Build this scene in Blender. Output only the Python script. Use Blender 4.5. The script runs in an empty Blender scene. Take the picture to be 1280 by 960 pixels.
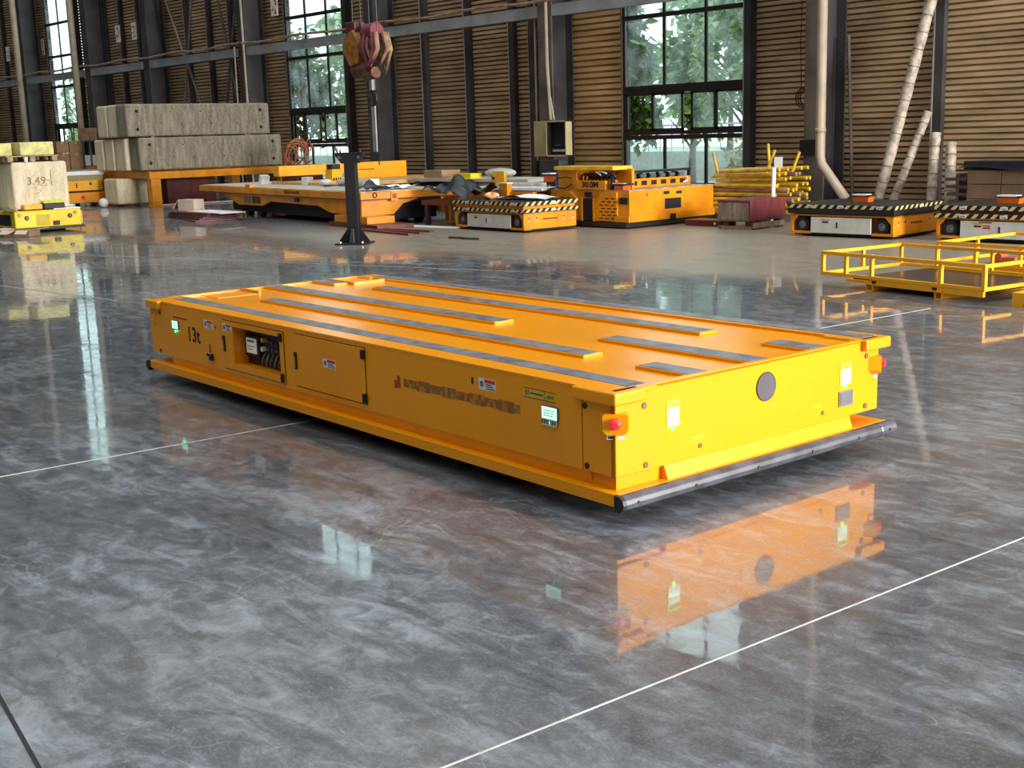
import bpy, bmesh, math, random
from mathutils import Vector, Matrix
random.seed(7)
S = bpy.context.scene
COL = S.collection
R = math.radians

# ------------------------------------------------------------------ camera
cd = bpy.data.cameras.new('camera'); cam = bpy.data.objects.new('camera', cd); COL.objects.link(cam)
cd.sensor_width = 36.0; cd.lens = 1551.67 / 1280 * 36.0; cd.clip_end = 400
PITCH, ROLL, YAW = 0.1988, -0.0303, 0.84559
fw = Vector((-math.sin(YAW)*math.cos(PITCH), math.cos(YAW)*math.cos(PITCH), -math.sin(PITCH)))
r0 = Vector((math.cos(YAW), math.sin(YAW), 0)); u0 = r0.cross(fw)
cr = math.cos(ROLL)*r0 + math.sin(ROLL)*u0; cu = -math.sin(ROLL)*r0 + math.cos(ROLL)*u0
m = Matrix((( cr.x, cu.x, -fw.x, 0), (cr.y, cu.y, -fw.y, 0), (cr.z, cu.z, -fw.z, 1.56), (0, 0, 0, 1)))
cam.matrix_world = m
S.camera = cam

# ------------------------------------------------------------------ exposure, sky, lights
S.view_settings.view_transform = 'Standard'; S.view_settings.look = 'None'
S.view_settings.exposure = 0.0; S.view_settings.gamma = 1.0; S.view_settings.use_curve_mapping = False
W = bpy.data.worlds.new('sky'); S.world = W; W.use_nodes = True
wn = W.node_tree.nodes; wl = W.node_tree.links
bg = wn['Background']; bg.inputs[0].default_value = (0.86, 0.94, 1.0, 1); bg.inputs[1].default_value = 2.9

def area(name, loc, target, sx, sy, power, color=(1, 1, 1)):
    l = bpy.data.lights.new(name, 'AREA'); l.shape = 'RECTANGLE'; l.size = sx; l.size_y = sy
    l.energy = power; l.color = color
    o = bpy.data.objects.new(name, l); COL.objects.link(o); o.location = loc
    o.rotation_euler = (Vector(target) - Vector(loc)).to_track_quat('-Z', 'Y').to_euler()
    return o
# daylight through the big gate in the right-hand gable end
area('gate_daylight', (17.6, 13.2, 4.6), (-8, 9, 2.0), 10, 8, 13500, (1.0, 0.97, 0.93))
# added soft fill lamp over the whole hall, below the opaque roof
area('roof_fill', (-24, 3.2, 12.2), (-24, 3.2, 0), 80, 32.5, 5800, (0.93, 0.97, 1.0)).data.spread = R(125)

# ------------------------------------------------------------------ materials
MC = {}
def nmat(name):
    mm = bpy.data.materials.new(name); mm.use_nodes = True
    nt = mm.node_tree; b = nt.nodes['Principled BSDF']
    return mm, nt, b
def mat(name, col, rough=0.5, metal=0.0, var=0.12, scale=6.0, spec=0.5, emit=0.0, bump=0.0, coat=0.0, dirt=None):
    if name in MC: return MC[name]
    mm, nt, b = nmat(name)
    tc = nt.nodes.new('ShaderNodeTexCoord')
    nz = nt.nodes.new('ShaderNodeTexNoise'); nz.inputs['Scale'].default_value = scale; nz.inputs['Detail'].default_value = 5
    nt.links.new(tc.outputs['Object'], nz.inputs['Vector'])
    rp = nt.nodes.new('ShaderNodeValToRGB')
    d = dirt if dirt else tuple(c*(1-var*2) for c in col)
    rp.color_ramp.elements[0].position = 0.32; rp.color_ramp.elements[0].color = (*d, 1)
    rp.color_ramp.elements[1].position = 0.62; rp.color_ramp.elements[1].color = (*[min(1, c*(1+var*0.5)) for c in col], 1)
    nt.links.new(nz.outputs['Fac'], rp.inputs[0]); nt.links.new(rp.outputs[0], b.inputs['Base Color'])
    b.inputs['Roughness'].default_value = rough; b.inputs['Metallic'].default_value = metal
    b.inputs['Specular IOR Level'].default_value = spec
    if coat: b.inputs['Coat Weight'].default_value = coat; b.inputs['Coat Roughness'].default_value = 0.15
    if emit:
        b.inputs['Emission Color'].default_value = (*col, 1); b.inputs['Emission Strength'].default_value = emit
    if bump:
        bp = nt.nodes.new('ShaderNodeBump'); bp.inputs['Strength'].default_value = bump; bp.inputs['Distance'].default_value = 0.02
        n2 = nt.nodes.new('ShaderNodeTexNoise'); n2.inputs['Scale'].default_value = scale*5; n2.inputs['Detail'].default_value = 6
        nt.links.new(tc.outputs['Object'], n2.inputs['Vector'])
        nt.links.new(n2.outputs['Fac'], bp.inputs['Height']); nt.links.new(bp.outputs[0], b.inputs['Normal'])
    MC[name] = mm
    return mm

YEL = mat('yellow_paint', (0.84, 0.31, 0.001), 0.24, 0, 0.03, 1.5, 0.35)
ORA = mat('orange_paint', (0.80, 0.285, 0.006), 0.4, 0, 0.12, 3)
LEM = mat('lemon_paint', (0.90, 0.66, 0.01), 0.4, 0, 0.08, 3)
BLK = mat('black_rubber', (0.012, 0.012, 0.014), 0.5)
DRK = mat('dark_cavity', (0.010, 0.009, 0.010), 0.8)
GRYS = mat('grip_strip', (0.20, 0.205, 0.23), 0.42, 0.2, 0.25, 14)
BUMP = mat('bumper_rubber', (0.070, 0.072, 0.092), 0.40, 0, 0.3, 9)
WHT = mat('white_panel', (0.66, 0.64, 0.58), 0.5, 0, 0.06)
PAPER = mat('white_sheet', (0.85, 0.84, 0.82), 0.6, 0, 0.05)
RED = mat('red_print', (0.55, 0.02, 0.02), 0.5)
INK = mat('black_print', (0.02, 0.015, 0.015), 0.6)
INKR = mat('dark_red_print', (0.16, 0.03, 0.01), 0.6)
LAMP = mat('red_lamp', (0.85, 0.02, 0.03), 0.25, 0, 0.02, 3, 0.6, 0.5)
CHR = mat('chrome', (0.6, 0.6, 0.62), 0.25, 1.0, 0.05)
STEEL = mat('grey_steel', (0.17, 0.18, 0.19), 0.45, 0.3, 0.15, 2)
BEAM = mat('light_grey_steel', (0.30, 0.32, 0.33), 0.5, 0.1, 0.15, 2)
COLM = mat('dark_steel', (0.055, 0.05, 0.052), 0.5, 0.2, 0.25, 1.5)
COLF = mat('brown_grey_steel', (0.15, 0.12, 0.10), 0.5, 0.2, 0.25, 1.5)
FRM = mat('window_frame_brown', (0.016, 0.010, 0.009), 0.4)
CARD = mat('cardboard', (0.36, 0.22, 0.12), 0.8, 0, 0.12, 4)
CARDL = mat('pale_cardboard', (0.62, 0.48, 0.38), 0.8, 0, 0.1, 4)
WOOD = mat('pallet_wood', (0.42, 0.30, 0.18), 0.8, 0, 0.25, 6, bump=0.3)
FOAM = mat('yellow_foam', (0.72, 0.66, 0.26), 0.85, 0, 0.15, 8, bump=0.4)
PVC = mat('white_plastic_pipe', (0.42, 0.34, 0.25), 0.5, 0, 0.1, 3)
PVCW = mat('wrapped_pipe', (0.46, 0.38, 0.30), 0.6, 0, 0.3, 9, dirt=(0.26, 0.21, 0.16))
RUST = mat('rusty_pipe', (0.34, 0.21, 0.14), 0.6, 0.1, 0.25, 5)
MAROON = mat('maroon_paint', (0.13, 0.022, 0.02), 0.45, 0, 0.2, 4)
CABM = mat('beige_cabinet', (0.44, 0.36, 0.18), 0.5, 0, 0.1, 3)
SHINE = mat('black_sheeting', (0.02, 0.022, 0.03), 0.28, 0, 0.2, 8)
GLOW = mat('display_glow', (0.55, 1.0, 0.72), 0.4, 0, 0.02, 3, 0.5, 1.1)
GREENLED = mat('green_led', (0.02, 1.0, 0.25), 0.4, 0, 0.02, 3, 0.5, 12.0)
TUBY = mat('yellow_tube', (0.70, 0.42, 0.02), 0.45, 0, 0.2, 7)
BARK = mat('bark', (0.09, 0.06, 0.04), 0.9)

def concrete(name, a, b_, stain=True):
    mm, nt, b = nmat(name)
    tc = nt.nodes.new('ShaderNodeTexCoord'); mp = nt.nodes.new('ShaderNodeMapping')
    mp.inputs['Scale'].default_value = (6, 6, 1.0)
    nt.links.new(tc.outputs['Object'], mp.inputs[0])
    n1 = nt.nodes.new('ShaderNodeTexNoise'); n1.inputs['Scale'].default_value = 1.6; n1.inputs['Detail'].default_value = 8; n1.inputs['Roughness'].default_value = 0.65
    nt.links.new(mp.outputs[0], n1.inputs['Vector'])
    n2 = nt.nodes.new('ShaderNodeTexNoise'); n2.inputs['Scale'].default_value = 14; n2.inputs['Detail'].default_value = 6
    nt.links.new(tc.outputs['Object'], n2.inputs['Vector'])
    ad = nt.nodes.new('ShaderNodeMath'); ad.operation = 'MULTIPLY_ADD'; ad.inputs[1].default_value = 0.4
    nt.links.new(n2.outputs['Fac'], ad.inputs[0]); nt.links.new(n1.outputs['Fac'], ad.inputs[2])
    rp = nt.nodes.new('ShaderNodeValToRGB')
    rp.color_ramp.elements[0].position = 0.5; rp.color_ramp.elements[0].color = (*a, 1)
    rp.color_ramp.elements[1].position = 0.85; rp.color_ramp.elements[1].color = (*b_, 1)
    nt.links.new(ad.outputs[0], rp.inputs[0]); nt.links.new(rp.outputs[0], b.inputs['Base Color'])
    bp = nt.nodes.new('ShaderNodeBump'); bp.inputs['Strength'].default_value = 0.4; bp.inputs['Distance'].default_value = 0.02
    nt.links.new(n2.outputs['Fac'], bp.inputs['Height']); nt.links.new(bp.outputs[0], b.inputs['Normal'])
    b.inputs['Roughness'].default_value = 0.85
    return mm
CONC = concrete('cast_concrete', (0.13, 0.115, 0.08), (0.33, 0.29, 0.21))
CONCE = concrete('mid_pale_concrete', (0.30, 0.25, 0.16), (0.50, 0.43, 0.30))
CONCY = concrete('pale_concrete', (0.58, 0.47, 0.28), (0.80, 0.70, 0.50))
CONCR = concrete('stained_concrete', (0.16, 0.09, 0.06), (0.34, 0.26, 0.19))

def hazard(name, pitch=0.13, slant=1.0):
    mm, nt, b = nmat(name)
    tc = nt.nodes.new('ShaderNodeTexCoord'); sp = nt.nodes.new('ShaderNodeSeparateXYZ')
    nt.links.new(tc.outputs['Object'], sp.inputs[0])
    def ma(op, a, bb):
        n = nt.nodes.new('ShaderNodeMath'); n.operation = op
        for i, v in enumerate((a, bb)):
            if isinstance(v, (int, float)): n.inputs[i].default_value = v
            else: nt.links.new(v, n.inputs[i])
        return n.outputs[0]
    s = ma('ADD', sp.outputs['X'], sp.outputs['Y'])
    z = ma('MULTIPLY', sp.outputs['Z'], slant)
    s = ma('SUBTRACT', s, z); s = ma('ADD', s, 50.0); s = ma('DIVIDE', s, pitch); s = ma('FRACT', s, 0)
    g = ma('GREATER_THAN', s, 0.55)
    mx = nt.nodes.new('ShaderNodeMix'); mx.data_type = 'RGBA'
    nt.links.new(g, mx.inputs[0]); mx.inputs[6].default_value = (0.012, 0.010, 0.010, 1); mx.inputs[7].default_value = (0.62, 0.52, 0.22, 1)
    nt.links.new(mx.outputs[2], b.inputs['Base Color']); b.inputs['Roughness'].default_value = 0.45
    return mm
HAZ = hazard('hazard_tape'); HAZS = hazard('narrow_hazard_tape', 0.06, 1.0)

def leafmat(name, c1, c2):
    mm, nt, b = nmat(name)
    oi = nt.nodes.new('ShaderNodeNewGeometry'); rp = nt.nodes.new('ShaderNodeValToRGB')
    rp.color_ramp.elements[0].color = (*c1, 1); rp.color_ramp.elements[1].color = (*c2, 1)
    nt.links.new(oi.outputs['Random Per Island'], rp.inputs[0]); nt.links.new(rp.outputs[0], b.inputs['Base Color'])
    b.inputs['Roughness'].default_value = 0.5
    return mm
LEAFD = leafmat('dark_leaves', (0.02, 0.07, 0.005), (0.26, 0.40, 0.07))
LEAFB = leafmat('bright_leaves', (0.10, 0.26, 0.02), (0.55, 0.75, 0.14))

def glassmat():
    mm, nt, b = nmat('dusty_glass'); nt.nodes.remove(b)
    out = nt.nodes['Material Output']
    tr = nt.nodes.new('ShaderNodeBsdfTransparent'); tr.inputs[0].default_value = (0.80, 0.90, 0.87, 1)
    gl = nt.nodes.new('ShaderNodeBsdfGlossy'); gl.inputs['Roughness'].default_value = 0.05
    df = nt.nodes.new('ShaderNodeBsdfTranslucent'); df.inputs[0].default_value = (0.7, 0.76, 0.76, 1)
    tc = nt.nodes.new('ShaderNodeTexCoord'); nz = nt.nodes.new('ShaderNodeTexNoise'); nz.inputs['Scale'].default_value = 2.5; nz.inputs['Detail'].default_value = 4
    nt.links.new(tc.outputs['Object'], nz.inputs['Vector'])
    mr = nt.nodes.new('ShaderNodeMapRange'); mr.inputs[1].default_value = 0.35; mr.inputs[2].default_value = 0.7; mr.inputs[3].default_value = 0.02; mr.inputs[4].default_value = 0.16
    nt.links.new(nz.outputs['Fac'], mr.inputs[0])
    m1 = nt.nodes.new('ShaderNodeMixShader'); nt.links.new(mr.outputs[0], m1.inputs[0]); nt.links.new(tr.outputs[0], m1.inputs[1]); nt.links.new(df.outputs[0], m1.inputs[2])
    m2 = nt.nodes.new('ShaderNodeMixShader'); m2.inputs[0].default_value = 0.06
    nt.links.new(m1.outputs[0], m2.inputs[1]); nt.links.new(gl.outputs[0], m2.inputs[2]); nt.links.new(m2.outputs[0], out.inputs[0])
    return mm
GLASS = glassmat()

def sheetmat(nm='corrugated_sheet_brown', ca=(0.22, 0.135, 0.07, 1), cb=(0.52, 0.36, 0.20, 1)):
    mm, nt, b = nmat(nm)
    tc = nt.nodes.new('ShaderNodeTexCoord'); mp = nt.nodes.new('ShaderNodeMapping'); mp.inputs['Scale'].default_value = (0.5, 1, 3.0)
    nt.links.new(tc.outputs['Object'], mp.inputs[0])
    nz = nt.nodes.new('ShaderNodeTexNoise'); nz.inputs['Scale'].default_value = 1.3; nz.inputs['Detail'].default_value = 7; nz.inputs['Roughness'].default_value = 0.6
    nt.links.new(mp.outputs[0], nz.inputs['Vector'])
    rp = nt.nodes.new('ShaderNodeValToRGB')
    rp.color_ramp.elements[0].position = 0.3; rp.color_ramp.elements[0].color = ca
    rp.color_ramp.elements[1].position = 0.7; rp.color_ramp.elements[1].color = cb
    nt.links.new(nz.outputs['Fac'], rp.inputs[0])
    hs = nt.nodes.new('ShaderNodeHueSaturation'); oi = nt.nodes.new('ShaderNodeObjectInfo')
    mr = nt.nodes.new('ShaderNodeMapRange'); mr.inputs[3].default_value = 0.8; mr.inputs[4].default_value = 1.15
    nt.links.new(oi.outputs['Random'], mr.inputs[0]); nt.links.new(mr.outputs[0], hs.inputs['Value'])
    nt.links.new(rp.outputs[0], hs.inputs['Color']); nt.links.new(hs.outputs[0], b.inputs['Base Color'])
    b.inputs['Roughness'].default_value = 0.55
    return mm
SHEET = sheetmat(); SHEETLIT = sheetmat('corrugated_sheet_warm_lit', (0.42, 0.22, 0.09, 1), (0.80, 0.50, 0.22, 1))  # second tint has warm light painted into one panel beside the window

def floormat():
    mm, nt, b = nmat('polished_concrete_floor')
    L = nt.links.new
    tc = nt.nodes.new('ShaderNodeTexCoord'); P = tc.outputs['Object']
    def noise(scale, det=6, rough=0.6, vec=None, dist=0.0):
        n = nt.nodes.new('ShaderNodeTexNoise'); n.inputs['Scale'].default_value = scale; n.inputs['Detail'].default_value = det
        n.inputs['Roughness'].default_value = rough; n.inputs['Distortion'].default_value = dist
        L(vec if vec else P, n.inputs['Vector']); return n.outputs['Fac']
    def mr(v, a, b2, c, d):
        n = nt.nodes.new('ShaderNodeMapRange'); n.inputs[1].default_value = a; n.inputs[2].default_value = b2; n.inputs[3].default_value = c; n.inputs[4].default_value = d
        L(v, n.inputs[0]); return n.outputs[0]
    def ma(op, a, bb):
        n = nt.nodes.new('ShaderNodeMath'); n.operation = op
        for i, v in enumerate((a, bb)):
            if isinstance(v, (int, float)): n.inputs[i].default_value = v
            else: L(v, n.inputs[i])
        return n.outputs[0]
    def mix(f, a, bb):
        n = nt.nodes.new('ShaderNodeMix'); n.data_type = 'RGBA'
        L(f, n.inputs[0])
        for i, v in ((6, a), (7, bb)):
            if isinstance(v, tuple): n.inputs[i].default_value = (*v, 1)
            else: L(v, n.inputs[i])
        return n.outputs[2]
    mp = nt.nodes.new('ShaderNodeMapping'); mp.inputs['Rotation'].default_value = (0, 0, R(40)); mp.inputs['Scale'].default_value = (1.0, 3.2, 1)
    L(P, mp.inputs[0]); Q = mp.outputs[0]
    big = noise(0.55, 4, 0.6, None, 0.8)
    mid = noise(1.9, 9, 0.68, Q, 1.5)
    fine = noise(90, 3, 0.7)
    mot = noise(9.0, 8, 0.75, None, 1.0)
    stre = noise(3.2, 9, 0.74, Q, 4.0)
    v = ma('ADD', ma('MULTIPLY', big, 0.30), ma('ADD', ma('MULTIPLY', mid, 0.42), ma('MULTIPLY', mot, 0.28)))
    rp = nt.nodes.new('ShaderNodeValToRGB'); e = rp.color_ramp.elements
    e[0].position = 0.38; e[0].color = (0.034, 0.036, 0.040, 1)
    e[1].position = 0.62; e[1].color = (0.27, 0.31, 0.345, 1)
    x = e.new(0.5); x.color = (0.098, 0.112, 0.130, 1)
    L(v, rp.inputs[0])
    warm = mr(noise(0.45, 3, 0.5), 0.5, 0.68, 0.0, 0.4)
    c = mix(warm, rp.outputs[0], (0.15, 0.125, 0.105))
    # pale trowel scuffs and swirls: thin contour lines of a warped noise
    def scuff(src, c0, w, amt):
        d = ma('ABSOLUTE', ma('SUBTRACT', src, c0), 0)
        return mr(d, 0.0, w, amt, 0.0)
    gate = mr(noise(1.1, 4, 0.6), 0.50, 0.62, 0.0, 1.0)
    s1 = ma('MULTIPLY', scuff(noise(1.3, 3, 0.5, None, 2.0), 0.5, 0.008, 0.30), gate)
    s2 = ma('MULTIPLY', scuff(noise(2.6, 2, 0.5, Q, 3.0), 0.55, 0.010, 0.26), gate)
    sc = ma('ADD', ma('MAXIMUM', s1, s2), ma('ADD', mr(stre, 0.59, 0.72, 0.0, 0.26), mr(noise(13.0, 6, 0.75, Q, 2.0), 0.60, 0.72, 0.0, 0.20)))
    c = mix(sc, c, (0.50, 0.55, 0.60))
    fs = mr(fine, 0.5, 0.75, 0.0, 0.20)
    c = mix(fs, c, (0.5, 0.52, 0.55))
    # unpolished dusty strip along the back of the hall
    sp = nt.nodes.new('ShaderNodeSeparateXYZ'); L(P, sp.inputs[0])
    yy = ma('ADD', sp.outputs['Y'], ma('MULTIPLY', ma('SUBTRACT', noise(0.6, 4), 0.5), 2.2))
    yy = ma('SUBTRACT', yy, ma('MULTIPLY', mr(sp.outputs['X'], -19.0, -26.0, 0.0, 1.0), -0.0))
    dx = mr(sp.outputs['X'], -22.0, -17.5, 0.15, 1.0)
    dust = ma('MULTIPLY', mr(yy, 9.8, 11.0, 0.0, 1.0), dx)
    c = mix(dust, c, mix(mid, (0.17, 0.145, 0.11), (0.34, 0.30, 0.24)))
    L(c, b.inputs['Base Color'])
    rg = mr(mid, 0.35, 0.7, 0.30, 0.55)
    L(rg, b.inputs['Roughness'])
    b.inputs['Specular IOR Level'].default_value = 0.5
    cw = mr(mot, 0.35, 0.68, 1.0, 0.55)
    cw = ma('MULTIPLY', cw, mr(dust, 0.0, 1.0, 1.0, 0.10))
    L(cw, b.inputs['Coat Weight'])
    crr = ma('ADD', mr(big, 0.35, 0.65, 0.015, 0.05), ma('MULTIPLY', mr(mot, 0.45, 0.65, 0.0, 1.0), 0.06))
    L(crr, b.inputs['Coat Roughness']); b.inputs['Coat IOR'].default_value = 1.85
    bp = nt.nodes.new('ShaderNodeBump'); bp.inputs['Strength'].default_value = 0.09; bp.inputs['Distance'].default_value = 0.01
    L(noise(3.2, 2, 0.45), bp.inputs['Height']); L(bp.outputs[0], b.inputs['Coat Normal'])
    return mm
FLOOR = floormat()

# ------------------------------------------------------------------ mesh helpers
class G:
    def __init__(s): s.v = []; s.f = []; s.m = []
    def add(s, vs, fs, mi=0):
        b = len(s.v); s.v += [tuple(p) for p in vs]
        for f in fs: s.f.append(tuple(i+b for i in f)); s.m.append(mi)
        return s
    def box(s, x0, x1, y0, y1, z0, z1, mi=0):
        x0, x1 = sorted((x0, x1)); y0, y1 = sorted((y0, y1)); z0, z1 = sorted((z0, z1))
        v = [(x, y, z) for z in (z0, z1) for y in (y0, y1) for x in (x0, x1)]
        return s.add(v, [(0, 2, 3, 1), (4, 5, 7, 6), (0, 1, 5, 4), (2, 6, 7, 3), (0, 4, 6, 2), (1, 3, 7, 5)], mi)
    def obox(s, c, ax, sx, sy, sz, mi=0):
        """box centred at c, rotated by Matrix/Euler ax"""
        hx, hy, hz = sx/2, sy/2, sz/2
        v = [Vector(c) + ax @ Vector((x, y, z)) for z in (-hz, hz) for y in (-hy, hy) for x in (-hx, hx)]
        return s.add(v, [(0, 2, 3, 1), (4, 5, 7, 6), (0, 1, 5, 4), (2, 6, 7, 3), (0, 4, 6, 2), (1, 3, 7, 5)], mi)
    def prism(s, poly, axis, a, b, mi=0):
        """poly = 2D points; axis = 'x','y','z' extrude from a to b"""
        def P(p, t):
            return {'x': (t, p[0], p[1]), 'y': (p[0], t, p[1]), 'z': (p[0], p[1], t)}[axis]
        n = len(poly); v = [P(p, a) for p in poly] + [P(p, b) for p in poly]
        f = [tuple(range(n))[::-1], tuple(range(n, 2*n))] + [(i, (i+1) % n, n+(i+1) % n, n+i) for i in range(n)]
        return s.add(v, f, mi)
    def tube(s, pts, r, n=8, mi=0, closed=False):
        pts = [Vector(p) for p in pts]; rr = r if isinstance(r, (list, tuple)) else [r]*len(pts)
        base = len(s.v); k = len(pts)
        t0 = (pts[1]-pts[0]).normalized()
        up = Vector((0, 0, 1)) if abs(t0.z) < 0.9 else Vector((1, 0, 0))
        a = t0.cross(up).normalized(); 
        for i, p in enumerate(pts):
            t = (pts[min(i+1, k-1)]-pts[max(i-1, 0)]).normalized()
            a = (a - t*a.dot(t)).normalized(); b = t.cross(a)
            for j in range(n):
                q = 2*math.pi*j/n
                s.v.append(tuple(p + (a*math.cos(q)+b*math.sin(q))*rr[i]))
        for i in range(k-1):
            for j in range(n):
                s.f.append((base+i*n+j, base+i*n+(j+1) % n, base+(i+1)*n+(j+1) % n, base+(i+1)*n+j)); s.m.append(mi)
        s.f.append(tuple(base+j for j in range(n))[::-1]); s.m.append(mi)
        s.f.append(tuple(base+(k-1)*n+j for j in range(n))); s.m.append(mi)
        return s
    def cyl(s, p0, p1, r, n=16, mi=0): return s.tube([p0, p1], r, n, mi)
    def grid(s, fn, nu, nv, mi=0):
        b = len(s.v)
        for i in range(nu+1):
            for j in range(nv+1): s.v.append(tuple(fn(i/nu, j/nv)))
        for i in range(nu):
            for j in range(nv):
                q = b+i*(nv+1)+j; s.f.append((q, q+nv+1, q+nv+2, q+1)); s.m.append(mi)
        return s
    def strokes(s, lines, axis, t, w, th, mi=0):
        """thin flat bars (print): lines = [(u0,w0,u1,w1)] on plane axis=t"""
        for (a, b, c, d) in lines:
            du, dv = c-a, d-b; l = math.hypot(du, dv) or 1; nx, ny = -dv/l*w/2, du/l*w/2
            s.prism([(a+nx, b+ny), (c+nx, d+ny), (c-nx, d-ny), (a-nx, b-ny)], axis, t, t+th, mi)
        return s

def ob(name, g, mats, parent=None, bevel=0.0, smooth=False, loc=None, rz=0.0, seg=2):
    me = bpy.data.meshes.new(name); me.from_pydata(g.v, [], g.f)
    if not isinstance(mats, (list, tuple)): mats = [mats]
    for mm in mats: me.materials.append(mm)
    me.polygons.foreach_set('material_index', g.m)
    bm = bmesh.new(); bm.from_mesh(me); bmesh.ops.recalc_face_normals(bm, faces=bm.faces)
    bm.to_mesh(me); bm.free()
    if smooth: me.polygons.foreach_set('use_smooth', [True]*len(me.polygons))
    me.update()
    o = bpy.data.objects.new(name, me); COL.objects.link(o)
    if parent: o.parent = parent
    if loc: o.location = loc
    if rz: o.rotation_euler = (0, 0, rz)
    if bevel:
        b = o.modifiers.new('b', 'BEVEL'); b.width = bevel; b.segments = seg; b.limit_method = 'ANGLE'
    return o
def tag(o, label=None, cat=None, group=None, kind=None):
    if label: o['label'] = label
    if cat: o['category'] = cat
    if group: o['group'] = group
    if kind: o['kind'] = kind
    return o
def thing(name, label, cat, loc=(0, 0, 0), rz=0.0, group=None):
    o = bpy.data.objects.new(name, None); COL.objects.link(o); o.location = loc; o.rotation_euler = (0, 0, rz)
    o.empty_display_size = 0.1
    return tag(o, label, cat, group)
def copy_tree(o, parent=None):
    c = o.copy(); COL.objects.link(c); c.parent = parent
    for ch in [x for x in COL.objects if x.parent == o]: copy_tree(ch, c)
    return c
def text(name, s, size, mm, parent, loc, rot, depth=0.001, sx=1.0, bold=0.0):
    cu_ = bpy.data.curves.new('t', 'FONT'); cu_.body = s; cu_.size = size; cu_.extrude = depth; cu_.offset = bold; cu_.align_x = 'CENTER'; cu_.align_y = 'CENTER'; cu_.resolution_u = 3
    t = bpy.data.objects.new('t', cu_); COL.objects.link(t)
    dg = bpy.context.evaluated_depsgraph_get(); dg.update()
    me = bpy.data.meshes.new_from_object(t.evaluated_get(dg)); bpy.data.objects.remove(t); bpy.data.curves.remove(cu_)
    me.materials.clear(); me.materials.append(mm)
    o = bpy.data.objects.new(name, me); COL.objects.link(o); o.parent = parent; o.location = loc; o.rotation_euler = rot; o.scale = (sx, 1, 1)
    return o
TXF = (R(90), 0, 0)            # text read on a face looking to -Y
TXR = (R(90), 0, R(90))        # text read on a face looking to +X

#SETTING
# ================================================================== setting
WY = 20.0
fl = ob('floor', G().box(-70, 18, -14, WY+0.1, -0.2, 0), FLOOR); tag(fl, kind='structure', label='polished grey concrete hall floor with saw-cut joints')
def joint(p, q, w, mm, h=0.0012):
    p, q = Vector((*p, 0)), Vector((*q, 0)); d = (q-p).normalized(); n = Vector((-d.y, d.x, 0))*w/2
    ob('floor_joint', G().add([p+n, p-n, q-n, q+n, p+n+Vector((0, 0, h)), p-n+Vector((0, 0, h)), q-n+Vector((0, 0, h)), q+n+Vector((0, 0, h))],
       [(0, 1, 2, 3), (4, 5, 6, 7), (0, 1, 5, 4), (1, 2, 6, 5), (2, 3, 7, 6), (3, 0, 4, 7)]), mm, fl)
JW = mat('joint_filler', (0.55, 0.55, 0.52), 0.7); JB = mat('open_joint', (0.015, 0.014, 0.014), 0.8); JP = mat('faint_joint', (0.30, 0.29, 0.27), 0.7)
joint((-6.16, 0.3), (-5.45, 9.6), 0.010, JW)
joint((-2.42, 0.0), (-1.62, 10.6), 0.007, JW)
joint((-3.60, 1.11), (-2.6, 0.95), 0.012, JB)
joint((-20.5, 4.6), (-12.2, 5.4), 0.03, JP)
joint((-19.0, 7.2), (-10.5, 9.6), 0.03, JP)
joint((-21.0, 6.2), (-12.0, 9.6), 0.025, JP)

wallb = tag(bpy.data.objects.new('wall_back', None), kind='structure', label='brown corrugated sheet wall of the hall with dark studs'); COL.objects.link(wallb)
# corrugated sheets with real ribs, in panels between the studs
def sheet(x0, x1, z0=0.0, z1=12.25, y=WY):
    p = 0.128 if abs(x1+18.65) < 0.01 else 0.102
    g = G(); z = z0; v = []; k_ = p/0.145
    while z < z1 - 1e-3:
        for dz, dy in ((0.0, 0.085), (0.022, 0.085), (0.036, 0.0), (0.128, 0.008), (0.130, 0.085)):
            if z+dz*k_ <= z1: v.append((z+dz*k_, dy))
        z += p
    v.append((z1, 0.05))
    b = 0; vs = []
    for (zz, dy) in v: vs += [(x0, y+dy, zz), (x1, y+dy, zz)]
    fs = [(2*i, 2*i+1, 2*i+3, 2*i+2) for i in range(len(v)-1)]
    g.add(vs, fs)
    ob('corrugated_sheet', g, SHEETLIT if abs(x1+18.65) < 0.01 else SHEET, wallb)
ob('wall_lining', G().box(-70, -49.12, WY+0.10, WY+0.13, 0, 12.25).box(-46.23, -31.87, WY+0.10, WY+0.13, 0, 12.25).box(-28.83, -18.62, WY+0.10, WY+0.13, 0, 12.25).box(-15.38, 18, WY+0.10, WY+0.13, 0, 12.25)
   .box(-70, 18, WY+0.10, WY+0.13, 0, 0.35).box(-70, -40, WY+0.10, WY+0.13, 11.25, 12.25).box(-40, -25, WY+0.10, WY+0.13, 11.45, 12.25).box(-25, 18, WY+0.10, WY+0.13, 10.0, 12.25), DRK, wallb)
cuts = [-70, -62, -56, -53.5, -52.4, -51.2, -50.1, -49.2]
W1, W2, W3 = (-49.15, -46.2), (-31.9, -28.8), (-18.65, -15.35)
segs = []
def segsplit(lst):
    for a, b in zip(lst[:-1], lst[1:]): segs.append((a, b))
segsplit([-70, -65, -60, -56, -53.5, -52.3, -50.9, W1[0]])
segsplit([W1[1], -45.2, -43.75, -42.45, -41.1, -39.3, -37.7, -36.25, -34.9, -33.1, W2[0]])
segsplit([W2[1], -26.75, -25.4, -23.7, -22.1, -20.25, W3[0]])
segsplit([W3[1], -13.3, -11.3, -8.9, -6.5, -3, 2, 8, 18])
for a, b in segs: sheet(a, b)
for (a, b), zt in ((W1, 11.2), (W2, 11.4), (W3, 9.95)): sheet(a, b, 0.0, 0.40); sheet(a, b, zt, 12.25)
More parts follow.
